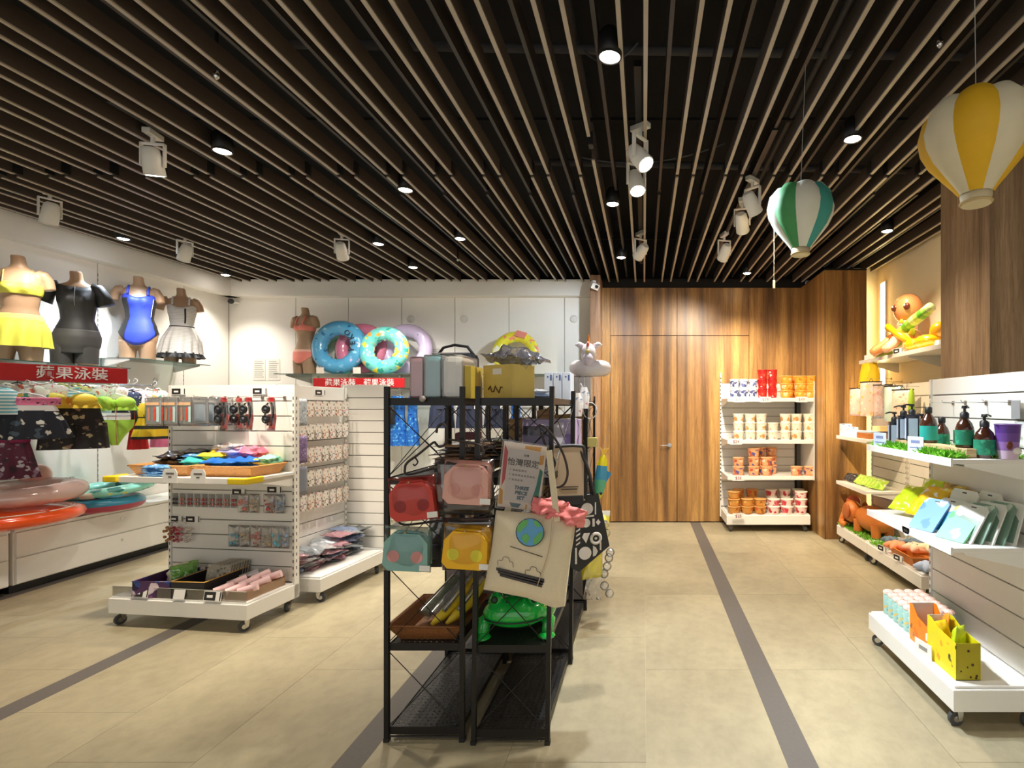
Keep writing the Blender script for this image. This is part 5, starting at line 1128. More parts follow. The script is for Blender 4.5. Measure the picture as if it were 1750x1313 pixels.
# R3 base baskets and plush
basket('orange basket of soft toys on the white base', (2.32, 4.42, bz), 0, .34, .42, .08, mat('orange wicker', (206,120,40), .5, var=.2, scale=90, bump=.3))
PL = [mat('coral plush', (246,150,110), .95, var=.15), mat('grey plush', (150,150,146), .95), mat('peach plush', (250,200,170), .95), mat('slate blue plush', (96,116,130), .95), mat('pale blue plush', (176,190,214), .95), mat('cream plush', (236,216,180), .95)]
for i, (x, y, z, s, k, lab) in enumerate(((2.24, 4.78, .08, .075, 3, 'slate blue starfish plush at the mossy end'), (2.34, 4.80, .06, .08, 1, 'grey starfish plush behind the slate one'), (2.22, 4.62, .07, .10, 0, 'coral starfish plush leaning on the basket'), (2.36, 4.60, .10, .09, 3, 'dark blue starfish plush on top of the heap'), (2.30, 4.44, .10, .10, 2, 'peach starfish plush in the orange basket'), (2.38, 4.36, .12, .09, 5, 'cream starfish plush in the orange basket'), (2.24, 4.14, .03, .10, 4, 'pale blue starfish plush near the gondola end'), (2.36, 4.16, .05, .09, 5, 'cream starfish plush near the gondola end'))):
    t = thing('plush_toy', lab, 'plush', (x, y, bz+z), i*1.3, 'plush starfish on the white base'); q = MB()
    for a in range(5): q.tube([(0, 0, 0), (s*.6*cos(a*1.2566), s*.6*sin(a*1.2566), .01), (s*1.1*cos(a*1.2566), s*1.1*sin(a*1.2566), .0)], [s*.42, s*.34, s*.12], 10)
    part('body', q.ball((0, 0, .01), (s*.55, s*.55, s*.4), 14, 8), PL[k], t)
    for e in (-1, 1): part('eye', MB().ball((e*s*.2, -s*.2, s*.38), s*.08, 8, 6), DARK, t)
for y, lab in ((4.72, 'black price tag on the basket base, farther'), (4.42, 'black price tag on the basket base, nearer')): price_tag(lab, (2.125, y, bz+.03), -pi/2+.2)

# ================================================================== SNACK CUPS
def cup_proto(name, h, r0, r1, body, lid, lidm):
    t = thing(name, 'x', 'noodle cup'); part('body', MB().lathe([(r0, 0), (r1, h)], 20), body, t); part('lid', MB().lathe([(r1+.003, h-.004), (r1+.004, h), (r1+.003, h+.003), (r1-.004, h+.0035)], 20), lidm, t)
    part('print', MB().lathe([(r0+(r1-r0)*.15+.0008, h*.15), (r0+(r1-r0)*.85+.0008, h*.85)], 20), lid, t); return t
CW = mat('cup white', (244,240,228), .4)
KIND = {'navy': cup_proto('noodle_cup', .11, .048, .056, CW, printed('navy swirl', (206,208,222), [(40,48,90), (70,80,130), (110,120,170)], 24, .44, .4), CW),
        'red': cup_proto('noodle_cup', .11, .048, .056, mat('cup red', (206,30,34), .4), printed('red flame', (214,40,30), [(240,90,60), (250,220,200), (190,20,20)], 26, .34, .4), mat('red lid', (190,40,36), .4)),
        'orange': cup_proto('noodle_bowl', .085, .062, .080, mat('cup orange', (240,160,50), .4), printed('orange noodle', (246,176,60), [(250,206,110), (226,130,30), (250,230,190)], 22, .34, .4), mat('orange lid', (250,200,110), .3)),
        'white': cup_proto('noodle_cup', .10, .052, .064, CW, printed('cream soup', (238,226,206), [(216,160,90), (206,140,80), (236,200,150)], 16, .36, .4), CW),
        'peach': cup_proto('noodle_cup', .105, .056, .068, mat('cup peach', (226,150,100), .4), printed('peach soup', (236,170,120), [(240,214,180), (80,90,150), (196,90,60)], 18, .38, .4), mat('peach lid', (240,190,140), .4)),
        'brown': cup_proto('noodle_bowl', .085, .058, .072, mat('cup brown', (190,120,50), .4), printed('brown soup', (214,150,70), [(230,90,60), (240,190,110), (170,90,30)], 20, .3, .4), mat('brown lid', (226,170,100), .4)),
        'pink': cup_proto('noodle_bowl', .085, .058, .072, CW, printed('pink berry', (246,220,214), [(196,36,58), (206,60,80), (226,110,120)], 16, .42, .4), CW)}
HGT = {'navy': .1135, 'red': .1135, 'orange': .0885, 'white': .1035, 'peach': .1085, 'brown': .0885, 'pink': .0885}; used = set()
def cup(kind, px, tier, z, shelf, k, depth=0, grp=''):
    X = (px-1100)/900*(6.34+depth); lab = '%s noodle cup, %s, %s stack, %s row, %s snack shelf' % ({'navy': 'navy swirl', 'red': 'red', 'orange': 'orange', 'white': 'cream white', 'peach': 'peach', 'brown': 'brown', 'pink': 'pink berry'}[kind], ('bottom cup', 'middle cup', 'top cup')[tier], ORD[k], 'front' if depth < .1 else 'back', shelf)
    p = (X, 6.34+depth, z+tier*HGT[kind]+.0005); r = (0, 0, random.uniform(0, 6)); g = 'noodle cups on the %s shelf' % shelf
    src = KIND[kind]
    if kind in used: dup(src, p, r, lab, g)
    else: src.location = p; src.rotation_euler = r; src['label'] = lab; src['group'] = g; used.add(kind)
for shelf, z, rows in (('top', 1.601, [('navy', 1255, 2), ('navy', 1271, 2), ('navy', 1287, 2), ('red', 1303, 3), ('red', 1320, 3), ('orange', 1344, 3), ('orange', 1368, 3), ('orange', 1386, 3)]),
                       ('second', 1.101, [('white', 1262, 3), ('white', 1282, 3), ('white', 1301, 3), ('white', 1321, 2), ('white', 1342, 3), ('white', 1361, 3), ('white', 1382, 3)]),
                       ('third', .671, [('peach', 1262, 2), ('peach', 1288, 3), ('peach', 1310, 2), ('peach', 1361, 1), ('peach', 1383, 1)]),
                       ('bottom', .214, [('brown', 1254, 3), ('brown', 1277, 2), ('brown', 1299, 2), ('pink', 1322, 2), ('pink', 1345, 2), ('pink', 1369, 3)])):
    for k, (kd, px, n) in enumerate(rows):
        for tier in range(n): cup(kd, px, tier, z, shelf, k)
for shelf, z, rows in (('bottom', .214, [('brown', 1262, 3), ('brown', 1285, 3), ('pink', 1318, 3), ('pink', 1341, 3), ('pink', 1364, 3)]), ('third', .671, [('peach', 1298, 3), ('peach', 1318, 3)]), ('top', 1.601, [('navy', 1262, 2), ('orange', 1352, 3)])):
    for k, (kd, px, n) in enumerate(rows):
        for tier in range(n): cup(kd, px, tier, z, shelf, k, .18)
PINKT = mat('pink price print', (236,130,130), .6)
for i, (px, z, txt) in enumerate(((1263, 1.57, '$35'), (1308, 1.57, '$29'), (1370, 1.57, '$49'), (1258, 1.07, '$24'), (1262, .64, '$35'), (1262, .19, '$25'))):
    t = thing('price_tag', 'pink figured price tag reading %s dollars on the noodle shelving, %s' % (txt[1:], ORD[i]), 'price tag', ((px-1100)/900*6.23, 6.235, z)); part('card', MB().box(-.07, .07, -.0015, .0015, -.02, .045), CARD, t); glyphs(txt, .05, PINKT if i < 3 else mat('maroon figures', (140,50,50), .6), 'figures', t, (0, -.003, .012))
# ================================================================== BALLOONS
def balloon(label, c, H, R, cols, rz):
    t = thing('hanging_balloon', label, 'balloon', c, rz, 'paper hot air balloons hung from the slats'); n = 8
    prof = [(0.0, .94), (.22, .985), (.45, 1.0), (.72, .955), (.92, .84), (1.0, .70), (.96, .57), (.82, .43), (.6, .29), (.42, .18), (.30, .10)]
    for g in range(n):
        q = MB(); vs = []; m = 8
        for (r, z) in prof:
            for i in range(m+1):
                u = i/m; th = 2*pi*(g+u)/n; k = 1 + .07*sin(pi*u)*min(1, r*1.2)
                vs.append((R*r*k*cos(th), R*r*k*sin(th), H*(z + .025*sin(pi*u)*(z > .8))))
        q.add(vs, [(j*(m+1)+i+1, j*(m+1)+i, (j+1)*(m+1)+i, (j+1)*(m+1)+i+1) for j in range(len(prof)-1) for i in range(m)], True)
        part('gore', q, cols[g % len(cols)], t)
    b = part('basket', MB().lathe([(R*.27, 0), (R*.30, H*.11), (R*.26, H*.11), (R*.23, .004)], 24), mat('balloon basket', (214,198,160), .7), t)
    part('basket_band', MB().torus(R*.285, .004, 24, 6), mat('basket band', (196,172,120), .7), b, (0, 0, H*.02))
    part('string', MB().cyl((0, 0, H*.94), Matrix.Rotation(-rz, 3, 'Z') @ Vector((round((c[0]-.009)/.113)*.113+.009-c[0], 0, ZS+.085-c[2])), .0012, n=5), mat('nylon thread', (190,190,190), .4), t)
BW1 = mat('balloon white', (222,222,208), .65); BG1 = mat('balloon green', (70,150,90), .65, var=.12); BG2 = mat('balloon teal', (60,150,140), .65); BY = mat('balloon yellow', (220,172,24), .65); BC = mat('balloon cream', (216,206,176), .65)
balloon('green and white paper hot air balloon hanging near the snack shelving', (.774, 2.6, 2.245), .335, .152, [BG1, BW1, BG2, BW1], .35)
balloon('yellow and cream paper hot air balloon hanging before the wooden column', (1.035, 1.64, 2.128), .325, .152, [BY, BC], .62)
t = thing('hanging_thread', 'thin thread with a white clip hanging below the green balloon', 'thread', (.99, 4.0, 2.46)); part('thread', MB().cyl((0, 0, 0), (0, 0, ZS-2.46), .001, n=5), MC['nylon thread'], t); part('clip', MB().box(-.008, .008, -.004, .004, -.06, 0), CARD, t)
for px, py, lab in ((370, 125, 'small sprinkler head between the slats over the swimwear'), (1606, 70, 'small sprinkler head above the yellow balloon'), (1345/2+110, 442, 'small sprinkler head before the white back wall')):
    Y = 1.60*900/(695-py); t = thing('sprinkler_head', lab, 'sprinkler', ((px-1100)/900*Y, Y, 3.08)); part('pipe', MB().cyl((0, 0, .02), (0, 0, .72), .008), BLACK, t); part('head', MB().lathe([(.004, -.01), (.014, 0), (.012, .02), (.008, .03)], 12), CHROME, t)

# ================================================================== GOODS ON THE BLACK RACKS
z5, z4, z3r, z2r, z1r = 1.537, 1.182, .812, .437, .062
def bagged(label, x, y, w, d, h, m, rz=0, z=z5):
    t = thing('wrapped_towel', label, 'towel', (x, y, z), rz, 'wrapped towels on the top shelf'); part('roll', MB().box(-w/2, w/2, -d/2, d/2, 0, h), m, t, bev=min(w, d)*.3); part('wrap', MB().box(-w/2-.004, w/2+.004, -d/2-.004, d/2+.004, 0.001, h+.006), BAGCLEAR, t, bev=.01); return t
bagged('dusty pink folded towel in clear wrap on the rack top', -1.058, 2.56, .058, .22, .19, mat('dusty pink towel', (206,130,140), .85)); bagged('teal folded towel in clear wrap on the rack top', -.985, 2.56, .076, .22, .20, mat('teal towel', (110,176,180), .85)); bagged('white folded towel in clear wrap on the rack top', -.893, 2.56, .094, .22, .20, mat('white towel', (224,218,202), .85))
solid('box', 'mustard box edge between the white towel and the yellow box', 'box', MB().box(-.016, .016, -.09, .09, 0, .155), mat('mustard card', (206,180,70), .6), (-.825, 2.56, z5), bev=.002)
t = thing('handbag', 'black bag with a rounded handle behind the wrapped towels', 'bag', (-1.02, 2.84, z5)); part('body', MB().box(-.12, .12, -.07, .07, 0, .25), mat('navy black leather', (36,42,54), .5), t, bev=.03); part('handle', MB().tube([(-.09, 0, .24), (-.06, 0, .28), (0, 0, .295), (.07, 0, .285), (.12, 0, .22)], .008), BK, t)
YBX = mat('yellow kraft box', (226,200,110), .65); t = thing('carton', 'yellow carton with white tag on the rack top', 'box', (-.665, 2.60, z5), radians(-32)); part('box', MB().box(-.10, .10, -.075, .075, 0, .165), YBX, t, bev=.002); part('tag', MB().box(-.03, .03, -.0768, -.0752, .118, .146), CARD, t); part('print', MB().tube([(-.06+.012*k, -.0756, .045+.018*sin(k*1.9)) for k in range(9)], .004), mat('brown ink', (110,80,40), .7), t)
solid('plastic_wrap', 'crumpled clear wrap heaped on the yellow carton', 'plastic wrap', (lambda q: (setattr(q, 'T', Matrix.Rotation(-pi/2, 4, 'X')), q.pillow(.27, .22, .07, 16, 16, 1.1, 8))[1])(MB()), clear('grey wrap', (226,226,232), gloss=.4, body=.45, col=(120,120,132)), (-.66, 2.49, z5+.20), (0, .05, -.3))
for i in range(2): solid('flat_packet', 'flat clear packet, %s on the rack top behind the carton' % ('lower', 'upper')[i], 'packet', (lambda q: (setattr(q, 'T', Matrix.Rotation(-pi/2, 4, 'X')), q.pillow(.16, .2, .025, 8, 8, .5, i))[1])(MB()), PCK[2+i], (-.58, 2.80, z5+.02+.025*i), (0, 0, .2*i), 'flat packets on the rack top')
BLW = mat('pale blue carton', (222,230,244), .5)
for i in range(3):
    t = thing('slim_box', 'slim white box with blue mark, %s of the three by the unicorn' % ORD[i], 'box', (-.575+.054*i, 3.26, z5), 0, 'slim white boxes on the rack top'); part('box', MB().box(-.025, .025, -.08, .08, 0, .17), BLW, t, bev=.002); part('mark', MB().prism([(-.008, .135), (.004, .142), (-.008, .15)], -.0812, -.0802).box(.010, .020, -.0812, -.0802, .12, .155), mat('blue mark', (70,100,160), .5), t)
t = thing('unicorn_float', 'white inflatable unicorn ring with orange horn on the rear rack', 'inflatable', (-.42, 4.15, 1.80)); UW = mat('white vinyl', (240,236,246), .3, coat=.5)
part('ring', MB().torus(.105, .06, 36, 14, 1, 12, .04), UW, t); part('head', MB().ball((0, -.13, .10), (.06, .07, .085), 18, 12), UW, t); part('muzzle', MB().ball((0, -.19, .055), (.042, .04, .05), 14, 10), mat('pale lilac vinyl', (226,216,236), .3, coat=.5), t)
for s in (-1, 1): part('ear', MB().tube([(s*.04, -.12, .16), (s*.075, -.12, .175), (s*.105, -.12, .17)], [.02, .022, .004], 8), UW, t)
part('horn', MB().cyl((0, -.13, .175), (0, -.13, .25), .014, .003), mat('orange horn', (250,150,60), .3), t); part('mane', MB().ball((0, -.165, .165), (.012, .03, .03), 10, 8), mat('coral mane', (240,120,110), .4), t); part('patch', MB().ball((0, -.205, .115), (.018, .012, .016), 10, 8), mat('gold patch', (226,206,140), .4), t)
t = thing('clear_stand', 'clear bagged stack of white straps under the unicorn ring', 'packet', (-.47, 4.10, z5)); part('bag', MB().box(-.08, .08, -.06, .06, 0, .20), BAGCLEAR, t, bev=.015)
for k in range(3): part('strap', MB().box(-.065+.045*k, -.035+.045*k, -.03, .03, .004, .195), mat('white strap', (236,234,238), .5), t)
t = thing('cable_coil', 'coiled white cable hanging at the rear rack corner', 'cable', (-.395, 3.88, 1.47)); part('coil', MB().tube([(.05*cos(a*.3), .01*sin(a*.7), .06*sin(a*.3)) for a in range(44)], .004), WIRE, t); part('lead', MB().tube([(-.05, 0, .0), (-.02, 0, .12), (-.07, 0, .2)], .004), WIRE, t)
# pegs and knobs
solid('clip_knob', 'round grey clip on the front edge of the rack top', 'clip', MB().ball((0, 0, 0), .014, 12, 8), mat('grey clip', (170,160,156), .4), (-.985, 2.345, 1.535))

def flat_stack(label, x, y, z, w, d, n, mats, grp):
    for i in range(n):
        q = MB(); q.T = Matrix.Rotation(-pi/2, 4, 'X'); q.pillow(w*random.uniform(.85, 1), d, .022, 8, 8, .4, i+x)
        solid('flat_pouch', label % ORD[i], 'pouch', q, mats[i % len(mats)], (x+random.uniform(-.015, .015), y-d/2, z+.012+.021*i), (0, 0, random.uniform(-.12, .12)), grp)
TAN = [clear('tan bag', (240,224,206), gloss=.3, body=.6, col=(170,140,112)), clear('smoke bag', (210,206,206), gloss=.3, body=.6, col=(110,102,102)), clear('peach bag', (246,226,206), gloss=.3, body=.65, col=(226,180,140))]
flat_stack('clear tan pouch, %s from the bottom of the pile behind the hanger', -.95, 2.78, z4, .26, .3, 6, TAN, 'tan pouches on the upper rack shelf')
flat_stack('clear brown pouch, %s from the bottom of the middle rack pile', -.96, 3.5, z4, .27, .4, 5, TAN, 'brown pouches on the middle rack')
solid('carton', 'maroon folded carton lying on the tan pouches', 'box', MB().box(-.06, .06, -.07, .07, 0, .035), mat('maroon card', (96,44,50), .6), (-.93, 2.80, z4+.145), (0, 0, .2), bev=.002)
t = thing('toy_carton', 'purple and white toy carton with clear window on the middle rack', 'box', (-.59, 3.28, z4), .03); part('box', MB().box(-.15, .17, -.07, .07, 0, .24), mat('lilac carton', (206,190,236), .4), t, bev=.003)
part('window', MB().box(-.145, .02, -.073, -.0705, .04, .20), mat('smoky window', (104,98,120), .1, coat=.5), t); part('print', MB().box(.03, .10, -.0725, -.0705, .05, .22), mat('pale violet print', (236,230,250), .4), t); part('print', MB().box(.11, .16, -.0725, -.0705, .08, .15), mat('violet print', (166,140,220), .4), t); part('flap', MB().box(.03, .17, -.07, .07, .24, .243), CARD, t)
t = thing('toy_carton', 'second lilac toy carton standing behind the first', 'box', (-.58, 3.50, z4)); part('box', MB().box(-.15, .16, -.07, .07, 0, .235), MC['lilac carton'], t, bev=.003); part('print', MB().box(-.1, .1, -.0725, -.0705, .05, .18), MC['violet print'], t)
for i, (x, y, z, w_, d_, h_, lab) in enumerate(((-.95, 4.2, z4, .24, .3, .19, 'brown cardboard box on the rear rack upper shelf'), (-.6, 4.25, z4, .28, .28, .22, 'open brown cardboard box under the unicorn'), (-.70, 3.75, z4, .1, .2, .26, 'narrow brown cardboard box between the racks'), (-.98, 4.25, z3r, .26, .3, .22, 'brown cardboard box low on the rear rack'), (-.6, 3.4, z3r, .26, .3, .2, 'brown cardboard box behind the tote bags'))):
    t = thing('cardboard_box', lab, 'box', (x, y, z), .05*i); part('box', MB().box(-w_/2, w_/2, -d_/2, d_/2, 0, h_), BOARD, t, bev=.002); part('flap', MB().prism([(-w_/2, h_), (w_/2, h_), (w_/2+.0, h_+.05), (-w_/2, h_+.03)], -d_/2-.002, -d_/2), BOARD, t); part('tape', MB().box(-.025, .025, -d_/2-.0015, d_/2+.001, h_, h_+.001), mat('packing tape', (196,166,110), .3), t)
GBX = mat('grey mauve carton', (150,136,136), .6); 
for i, (x, z, w_, lab) in enumerate(((-1.0, z2r, .2, 'grey carton with dark dots behind the wicker tray'), (-.90, z2r, .2, 'x'))[:1]):
    t = thing('carton', lab, 'box', (-.955, 2.98, z2r), .06); part('box', MB().box(-.13, .15, -.09, .09, 0, .20), GBX, t, bev=.002); part('lid', MB().box(-.133, .153, -.093, .093, .165, .205), mat('pale mauve lid', (190,172,166), .6), t); q = MB()
    for xx, zz in ((-.09, .13), (-.02, .12), (-.09, .09), (.04, .13), (-.02, .07)): q.cyl((xx, -.0912, zz), (xx, -.09, zz), .006, n=8)
    part('dots', q, DARK, t)
solid('carton', 'grey carton on the middle rack lower shelf', 'box', MB().box(-.13, .13, -.2, .2, 0, .2), GBX, (-.97, 3.45, z2r), bev=.003)
for i in range(5): solid('film_roll', 'clear plastic sleeve, %s standing behind the yellow pouch' % ORD[i], 'packet', MB().pillow(.09, .20, .05, 8, 10, .5, i), TAN[(i+1) % 3], (-1.03+.045*i, 2.62+.05*(i % 2), z3r+.002), (-.2, 0, .2*i), 'clear sleeves on the middle rack shelf')
for i in range(4): solid('dark_pouch', 'dark plush pouch, %s on the shelf behind the pink pouch' % ORD[i], 'pouch', MB().pillow(.14, .17, .09, 10, 10, .5, i*2), [mat('dark grey plush', (70,66,66), .9), BK2][i % 2], (-1.06+.075*i, 2.85, z3r+.002), (-.1, 0, .2), 'dark pouches on the middle rack shelf')
# wicker tray with bananas and tubes
BRW = mat('brown wicker', (132,84,44), .55, var=.3, scale=90, bump=.4)
basket('brown wicker tray with bananas on the front rack', (-.985, 2.56, z2r), 0, .335, .40, .075, BRW, .045)
for i, (x, y, lab) in enumerate(((-1.07, 2.56, 'clear tube of green cups in the wicker tray, outer'), (-1.01, 2.54, 'clear tube of pale cups in the wicker tray, inner'))):
    t = thing('cup_tube', lab, 'tube', (x, y, z2r+.05), rot=(radians(-62), 0, radians(-28)), group='clear tubes in the wicker tray'); part('tube', MB().lathe([(.034, 0), (.036, .24)], 18), BAGCLEAR, t)
    for k in range(5): part('cup', MB().lathe([(.022, .01+.045*k), (.03, .05+.045*k)], 16), mat('sage cup', (150,160,120), .5) if i == 0 else mat('silver cup', (190,186,180), .3), t)
for i, (x, y, lab) in enumerate(((-.93, 2.52, 'yellow toy banana in the wicker tray, nearer the tubes'), (-.865, 2.53, 'yellow toy banana in the wicker tray by the rack post'))):
    t = thing('toy_banana', lab, 'toy', (x, y, z2r+.055), rot=(0, 0, radians(-30)), group='toy bananas in the wicker tray'); part('fruit', MB().tube([(0, -.10, .0), (0, -.05, .018), (0, .02, .05), (0, .09, .10), (0, .14, .15)], [.008, .022, .027, .024, .010], 12), mat('banana yellow', (230,200,50), .45, var=.15), t); part('stem', MB().cyl((0, .14, .15), (0, .155, .175), .008), mat('banana stem', (150,140,60), .6), t)
    part('wrapper', MB().tube([(.022, -.05, .05), (.022, .15, .2)], .012, 6), BAGCLEAR, t)
# green frog
FG = clear('green vinyl', (60,200,80), gloss=.3, body=.72, col=(20,170,60)); FGD = mat('frog mouth', (10,40,20), .4)
t = thing('inflatable_frog', 'green inflatable frog crouching on the front rack', 'inflatable', (-.60, 2.56, z2r), radians(4)); FV = mat('frog green vinyl', (26,172,66), .18, coat=.8, var=.2)
part('body', MB().ball((0, .02, .09), (.155, .16, .085), 26, 16), FV, t); part('head', MB().ball((0, -.12, .115), (.15, .09, .07), 24, 14), FV, t)
for s in (-1, 1):
    e = part('eye_bulge', MB().ball((s*.085, -.13, .175), (.034, .034, .034), 14, 10), FV, t); part('pupil', MB().ball((s*.09, -.16, .182), (.017, .012, .017), 10, 8), FGD, e)
    part('front_leg', MB().tube([(s*.10, -.06, .09), (s*.15, -.10, .06), (s*.145, -.14, .018)], [.035, .032, .026], 12).ball((s*.145, -.155, .014), (.04, .04, .013), 12, 8), FV, t)
    part('hind_leg', MB().ball((s*.13, .07, .075), (.04, .085, .07), 16, 10), FV, t)
part('mouth', MB().tube([(.15*sin(a), -.12-.092*cos(a), .105-.012*cos(a)) for a in [-1.1+.22*k for k in range(11)]], .004), FGD, t)
for x, z in ((.02, .172), (-.03, .176), (.05, .166)): part('spot', MB().ball((x, -.165, z-.003), (.01, .006, .005), 8, 6), FGD, t)

# hangers hooked on the front
def px3(pts, Y): return [at(a, b, Y) for a, b in pts]
def curve_pts(p, n=6):
    out = []
    for i in range(len(p)-1):
        a = p[max(i-1, 0)]; b = p[i]; c = p[i+1]; d = p[min(i+2, len(p)-1)]
        for k in range(n):
            t = k/n; out.append(.5*((2*b)+(c-a)*t+(2*a-5*b+4*c-d)*t*t+(3*b-a-3*c+d)*t*t*t))
    return out+[p[-1]]
HG = mat('dark brown hanger', (44,34,32), .35)
def bent_hanger(label, pts, Y, extra=()):
    pts = curve_pts(px3(pts, Y)); c = pts[0].copy(); t = thing('hanger', label, 'hanger', c, 0, 'dark hangers on the rack front'); part('frame', MB().tube([p-c for p in pts], .0052, 8), HG, t)
    for e in extra: part('notch_hook', MB().tube([p-c for p in curve_pts(px3(e, Y), 4)], .0035, 6), HG, t)
bent_hanger('dark hanger tilted above the pink pouch', [(746, 740), (748, 730), (755, 725), (763, 731), (764, 748), (760, 760), (751, 764), (745, 759), (740, 757), (716, 776), (697, 790), (692, 800), (697, 811), (740, 801), (790, 789), (822, 781), (826, 770), (815, 759), (766, 751)], 2.32, [[(710, 783), (714, 790), (709, 796), (706, 793)], [(797, 757), (799, 766), (803, 769), (805, 763)]])
bent_hanger('dark hanger hanging behind the red pouch', [(757, 850), (758, 840), (760, 850), (757, 860), (750, 863), (700, 840), (684, 870), (680, 885), (690, 897), (740, 892), (790, 888), (830, 882), (822, 872), (760, 862)], 2.33, [[(797, 870), (799, 877), (804, 878), (805, 872)]])
bent_hanger('dark hanger crossing the rack post above the tote', [(915, 735), (920, 728), (928, 728), (945, 745), (962, 775), (970, 805), (966, 825), (955, 833), (945, 828), (942, 810), (948, 790), (932, 760), (925, 738)], 2.30)
# little pouches
def face_pouch(label, px, py, Y, col, cheek, roll, tagx=1):
    p = at(px, py, Y); m = mat('pouch '+label[:12], col, .55, var=.06); ck = mat('cheek '+label[:12], cheek, .6)
    t = thing('zip_pouch', label, 'pouch', p, rot=(0, roll, 0), group='small zip pouches in clear bags'); w_, h_ = .178, .145
    o = [(-w_/2, -h_/2+.02), (-w_/2+.02, -h_/2), (w_/2-.02, -h_/2), (w_/2, -h_/2+.02), (w_/2-.004, h_/2-.035), (w_/2-.035, h_/2), (-w_/2+.035, h_/2), (-w_/2+.004, h_/2-.035)]
    part('body', MB().prism(o, -.025, .025), m, t, bev=.008); part('zip', MB().tube([(-w_/2+.006, -.012, h_/2-.04), (-w_/2+.035, -.012, h_/2-.004), (w_/2-.035, -.012, h_/2-.004), (w_/2-.006, -.012, h_/2-.04)], .004, 6), m, t)
    for s in (-1, 1): part('round_patch', MB().cyl((s*.05, -.0252, -.018), (s*.05, -.0268, -.018), .026, n=24), ck, t)
    part('handle', MB().tube([(-.06, .0, h_/2), (-.045, -.008, h_/2+.012), (.045, -.008, h_/2+.012), (.06, 0, h_/2)], .007, 6), m, t)
    part('pull', MB().ball((-.01, -.014, h_/2+.006), (.008, .006, .01), 8, 6), mat('brass pull', (206,180,120), .3, .6), t)
    part('paper_tag', MB().box(tagx*.065, tagx*.065+.045, -.030, -.0285, -.075, -.05), CARD, t)
    part('clear_bag', MB().pillow(w_+.03, h_+.05, .075, 8, 8, .1, px), clear('thin film', gloss=.02, rough=.15), t, (0, 0, -h_/2-.015)); return t
face_pouch('red zip pouch with darker round patches on the rack front', 707, 856, 2.29, (206,66,54), (160,34,40), radians(-5)); face_pouch('blush pink zip pouch on the rack front', 799, 829, 2.27, (226,172,158), (220,160,148), radians(3))
face_pouch('sea green zip pouch with pink round patches', 697, 942, 2.28, (134,178,172), (226,160,156), radians(3)); face_pouch('yellow zip pouch with lemon round patches', 798, 939, 2.27, (240,184,20), (232,222,60), radians(4))
for (a, b, c_, d_), tx, (tx_, ty_), lab in (((742, 785, 845, 880), 'NT593', (831, 789), 'smoky clear bag behind the blush pouch with price sticker'), ((755, 885, 845, 975), 'NT181', (830, 905), 'smoky clear bag behind the yellow pouch with price sticker')):
    p = at((a+c_)/2, (b+d_)/2, 2.315); t = thing('clear_bag', lab, 'bag', p); ww, hh = (c_-a)/900*2.315, (d_-b)/900*2.315
    part('film', MB().pillow(ww, hh, .02, 8, 8, .3, a), clear('smoke film', (186,182,182), gloss=.25, body=.25, col=(90,86,88)), t, (0, 0, -hh/2)); s = at(tx_, ty_, 2.29)-p
    part('sticker', MB().box(s.x-.018, s.x+.018, s.y-.002, s.y-.001, s.z-.008, s.z+.008), CARD, t); glyphs(tx, .013, PAPERBLK, 'figures', t, (s.x, s.y-.003, s.z), depth=.0004)
# poster in a sleeve
p = at(892, 815, 2.24); t = thing('hanging_poster', 'printed promotional sheet in a clear sleeve on the rack', 'poster', p, rot=(radians(6), radians(8), 0)); W_, H_ = .182, .285
part('sheet', MB().box(-W_/2, W_/2, -.001, .001, -H_/2, H_/2), mat('blush paper', (222,206,192), .5), t); part('sleeve', MB().box(-W_/2-.008, W_/2+.008, -.004, .004, -H_/2-.008, H_/2+.008), CLEAR, t)
part('panel', MB().box(-.066, .066, -.0018, -.001, -.11, .115), mat('warm grey paper', (206,196,190), .6), t)
def pr(o, m): part('print', MB().prism(o, -.0024, -.001), m, t)
CM, CT, CO, CS = mat('crimson ink', (190,60,80), .6), mat('teal ink', (30,120,104), .6), mat('ochre ink', (206,150,60), .6), mat('slate ink', (90,120,130), .6)
pr([(-.086, .13), (-.07, .1), (-.07, -.02), (-.082, -.05), (-.086, .05)], CM); pr([(.072, .045), (.086, .035), (.08, -.09), (.05, -.11), (.066, -.03)], CT); pr([(.0, .135), (.07, .138), (.065, .118), (.0, .122)], CO); pr([(.066, .1), (.084, .105), (.084, .065), (.066, .06)], CO); pr([(-.088, -.06), (-.074, -.07), (-.07, -.13), (-.088, -.13)], CO); pr([(-.04, -.118), (.01, -.118), (.0, -.136), (-.03, -.136)], CS); pr([(.03, -.118), (.036, -.118), (.036, -.138), (.03, -.138)], CO)
INK = mat('dark ink', (60,56,58), .6); glyphs('怡灣限定', .034, INK, 'lettering', t, (-.0, -.0028, .058), depth=.0004, bold=.0003); glyphs('怡灣', .011, INK, 'lettering', t, (.01, -.0028, .092), depth=.0004)
q = MB()
for k, n_ in enumerate((5, 8, 4)):
    z = .026-.021*k; q.ball((-.052, -.002, z), .0025, 6, 4)
    for i in range(n_): q.box(-.042+.0125*i, -.0325+.0125*i, -.0024, -.0016, z-.004, z-.0015).box(-.042+.0125*i, -.0325+.0125*i, -.0024, -.0016, z+.001, z+.0028).box(-.0385+.0125*i, -.0365+.0125*i, -.0024, -.0016, z-.004, z+.004)
part('small_print', q, mat('brown ink print', (130,110,104), .6), t)
for k, s in enumerate(('THREE', 'PIECE', 'SET')): glyphs(s, .021, mat('steel blue ink', (50,92,112), .6), 'lettering', t, (.004, -.0028, -.05-.0215*k), depth=.0004, bold=.0008, shear=.15)
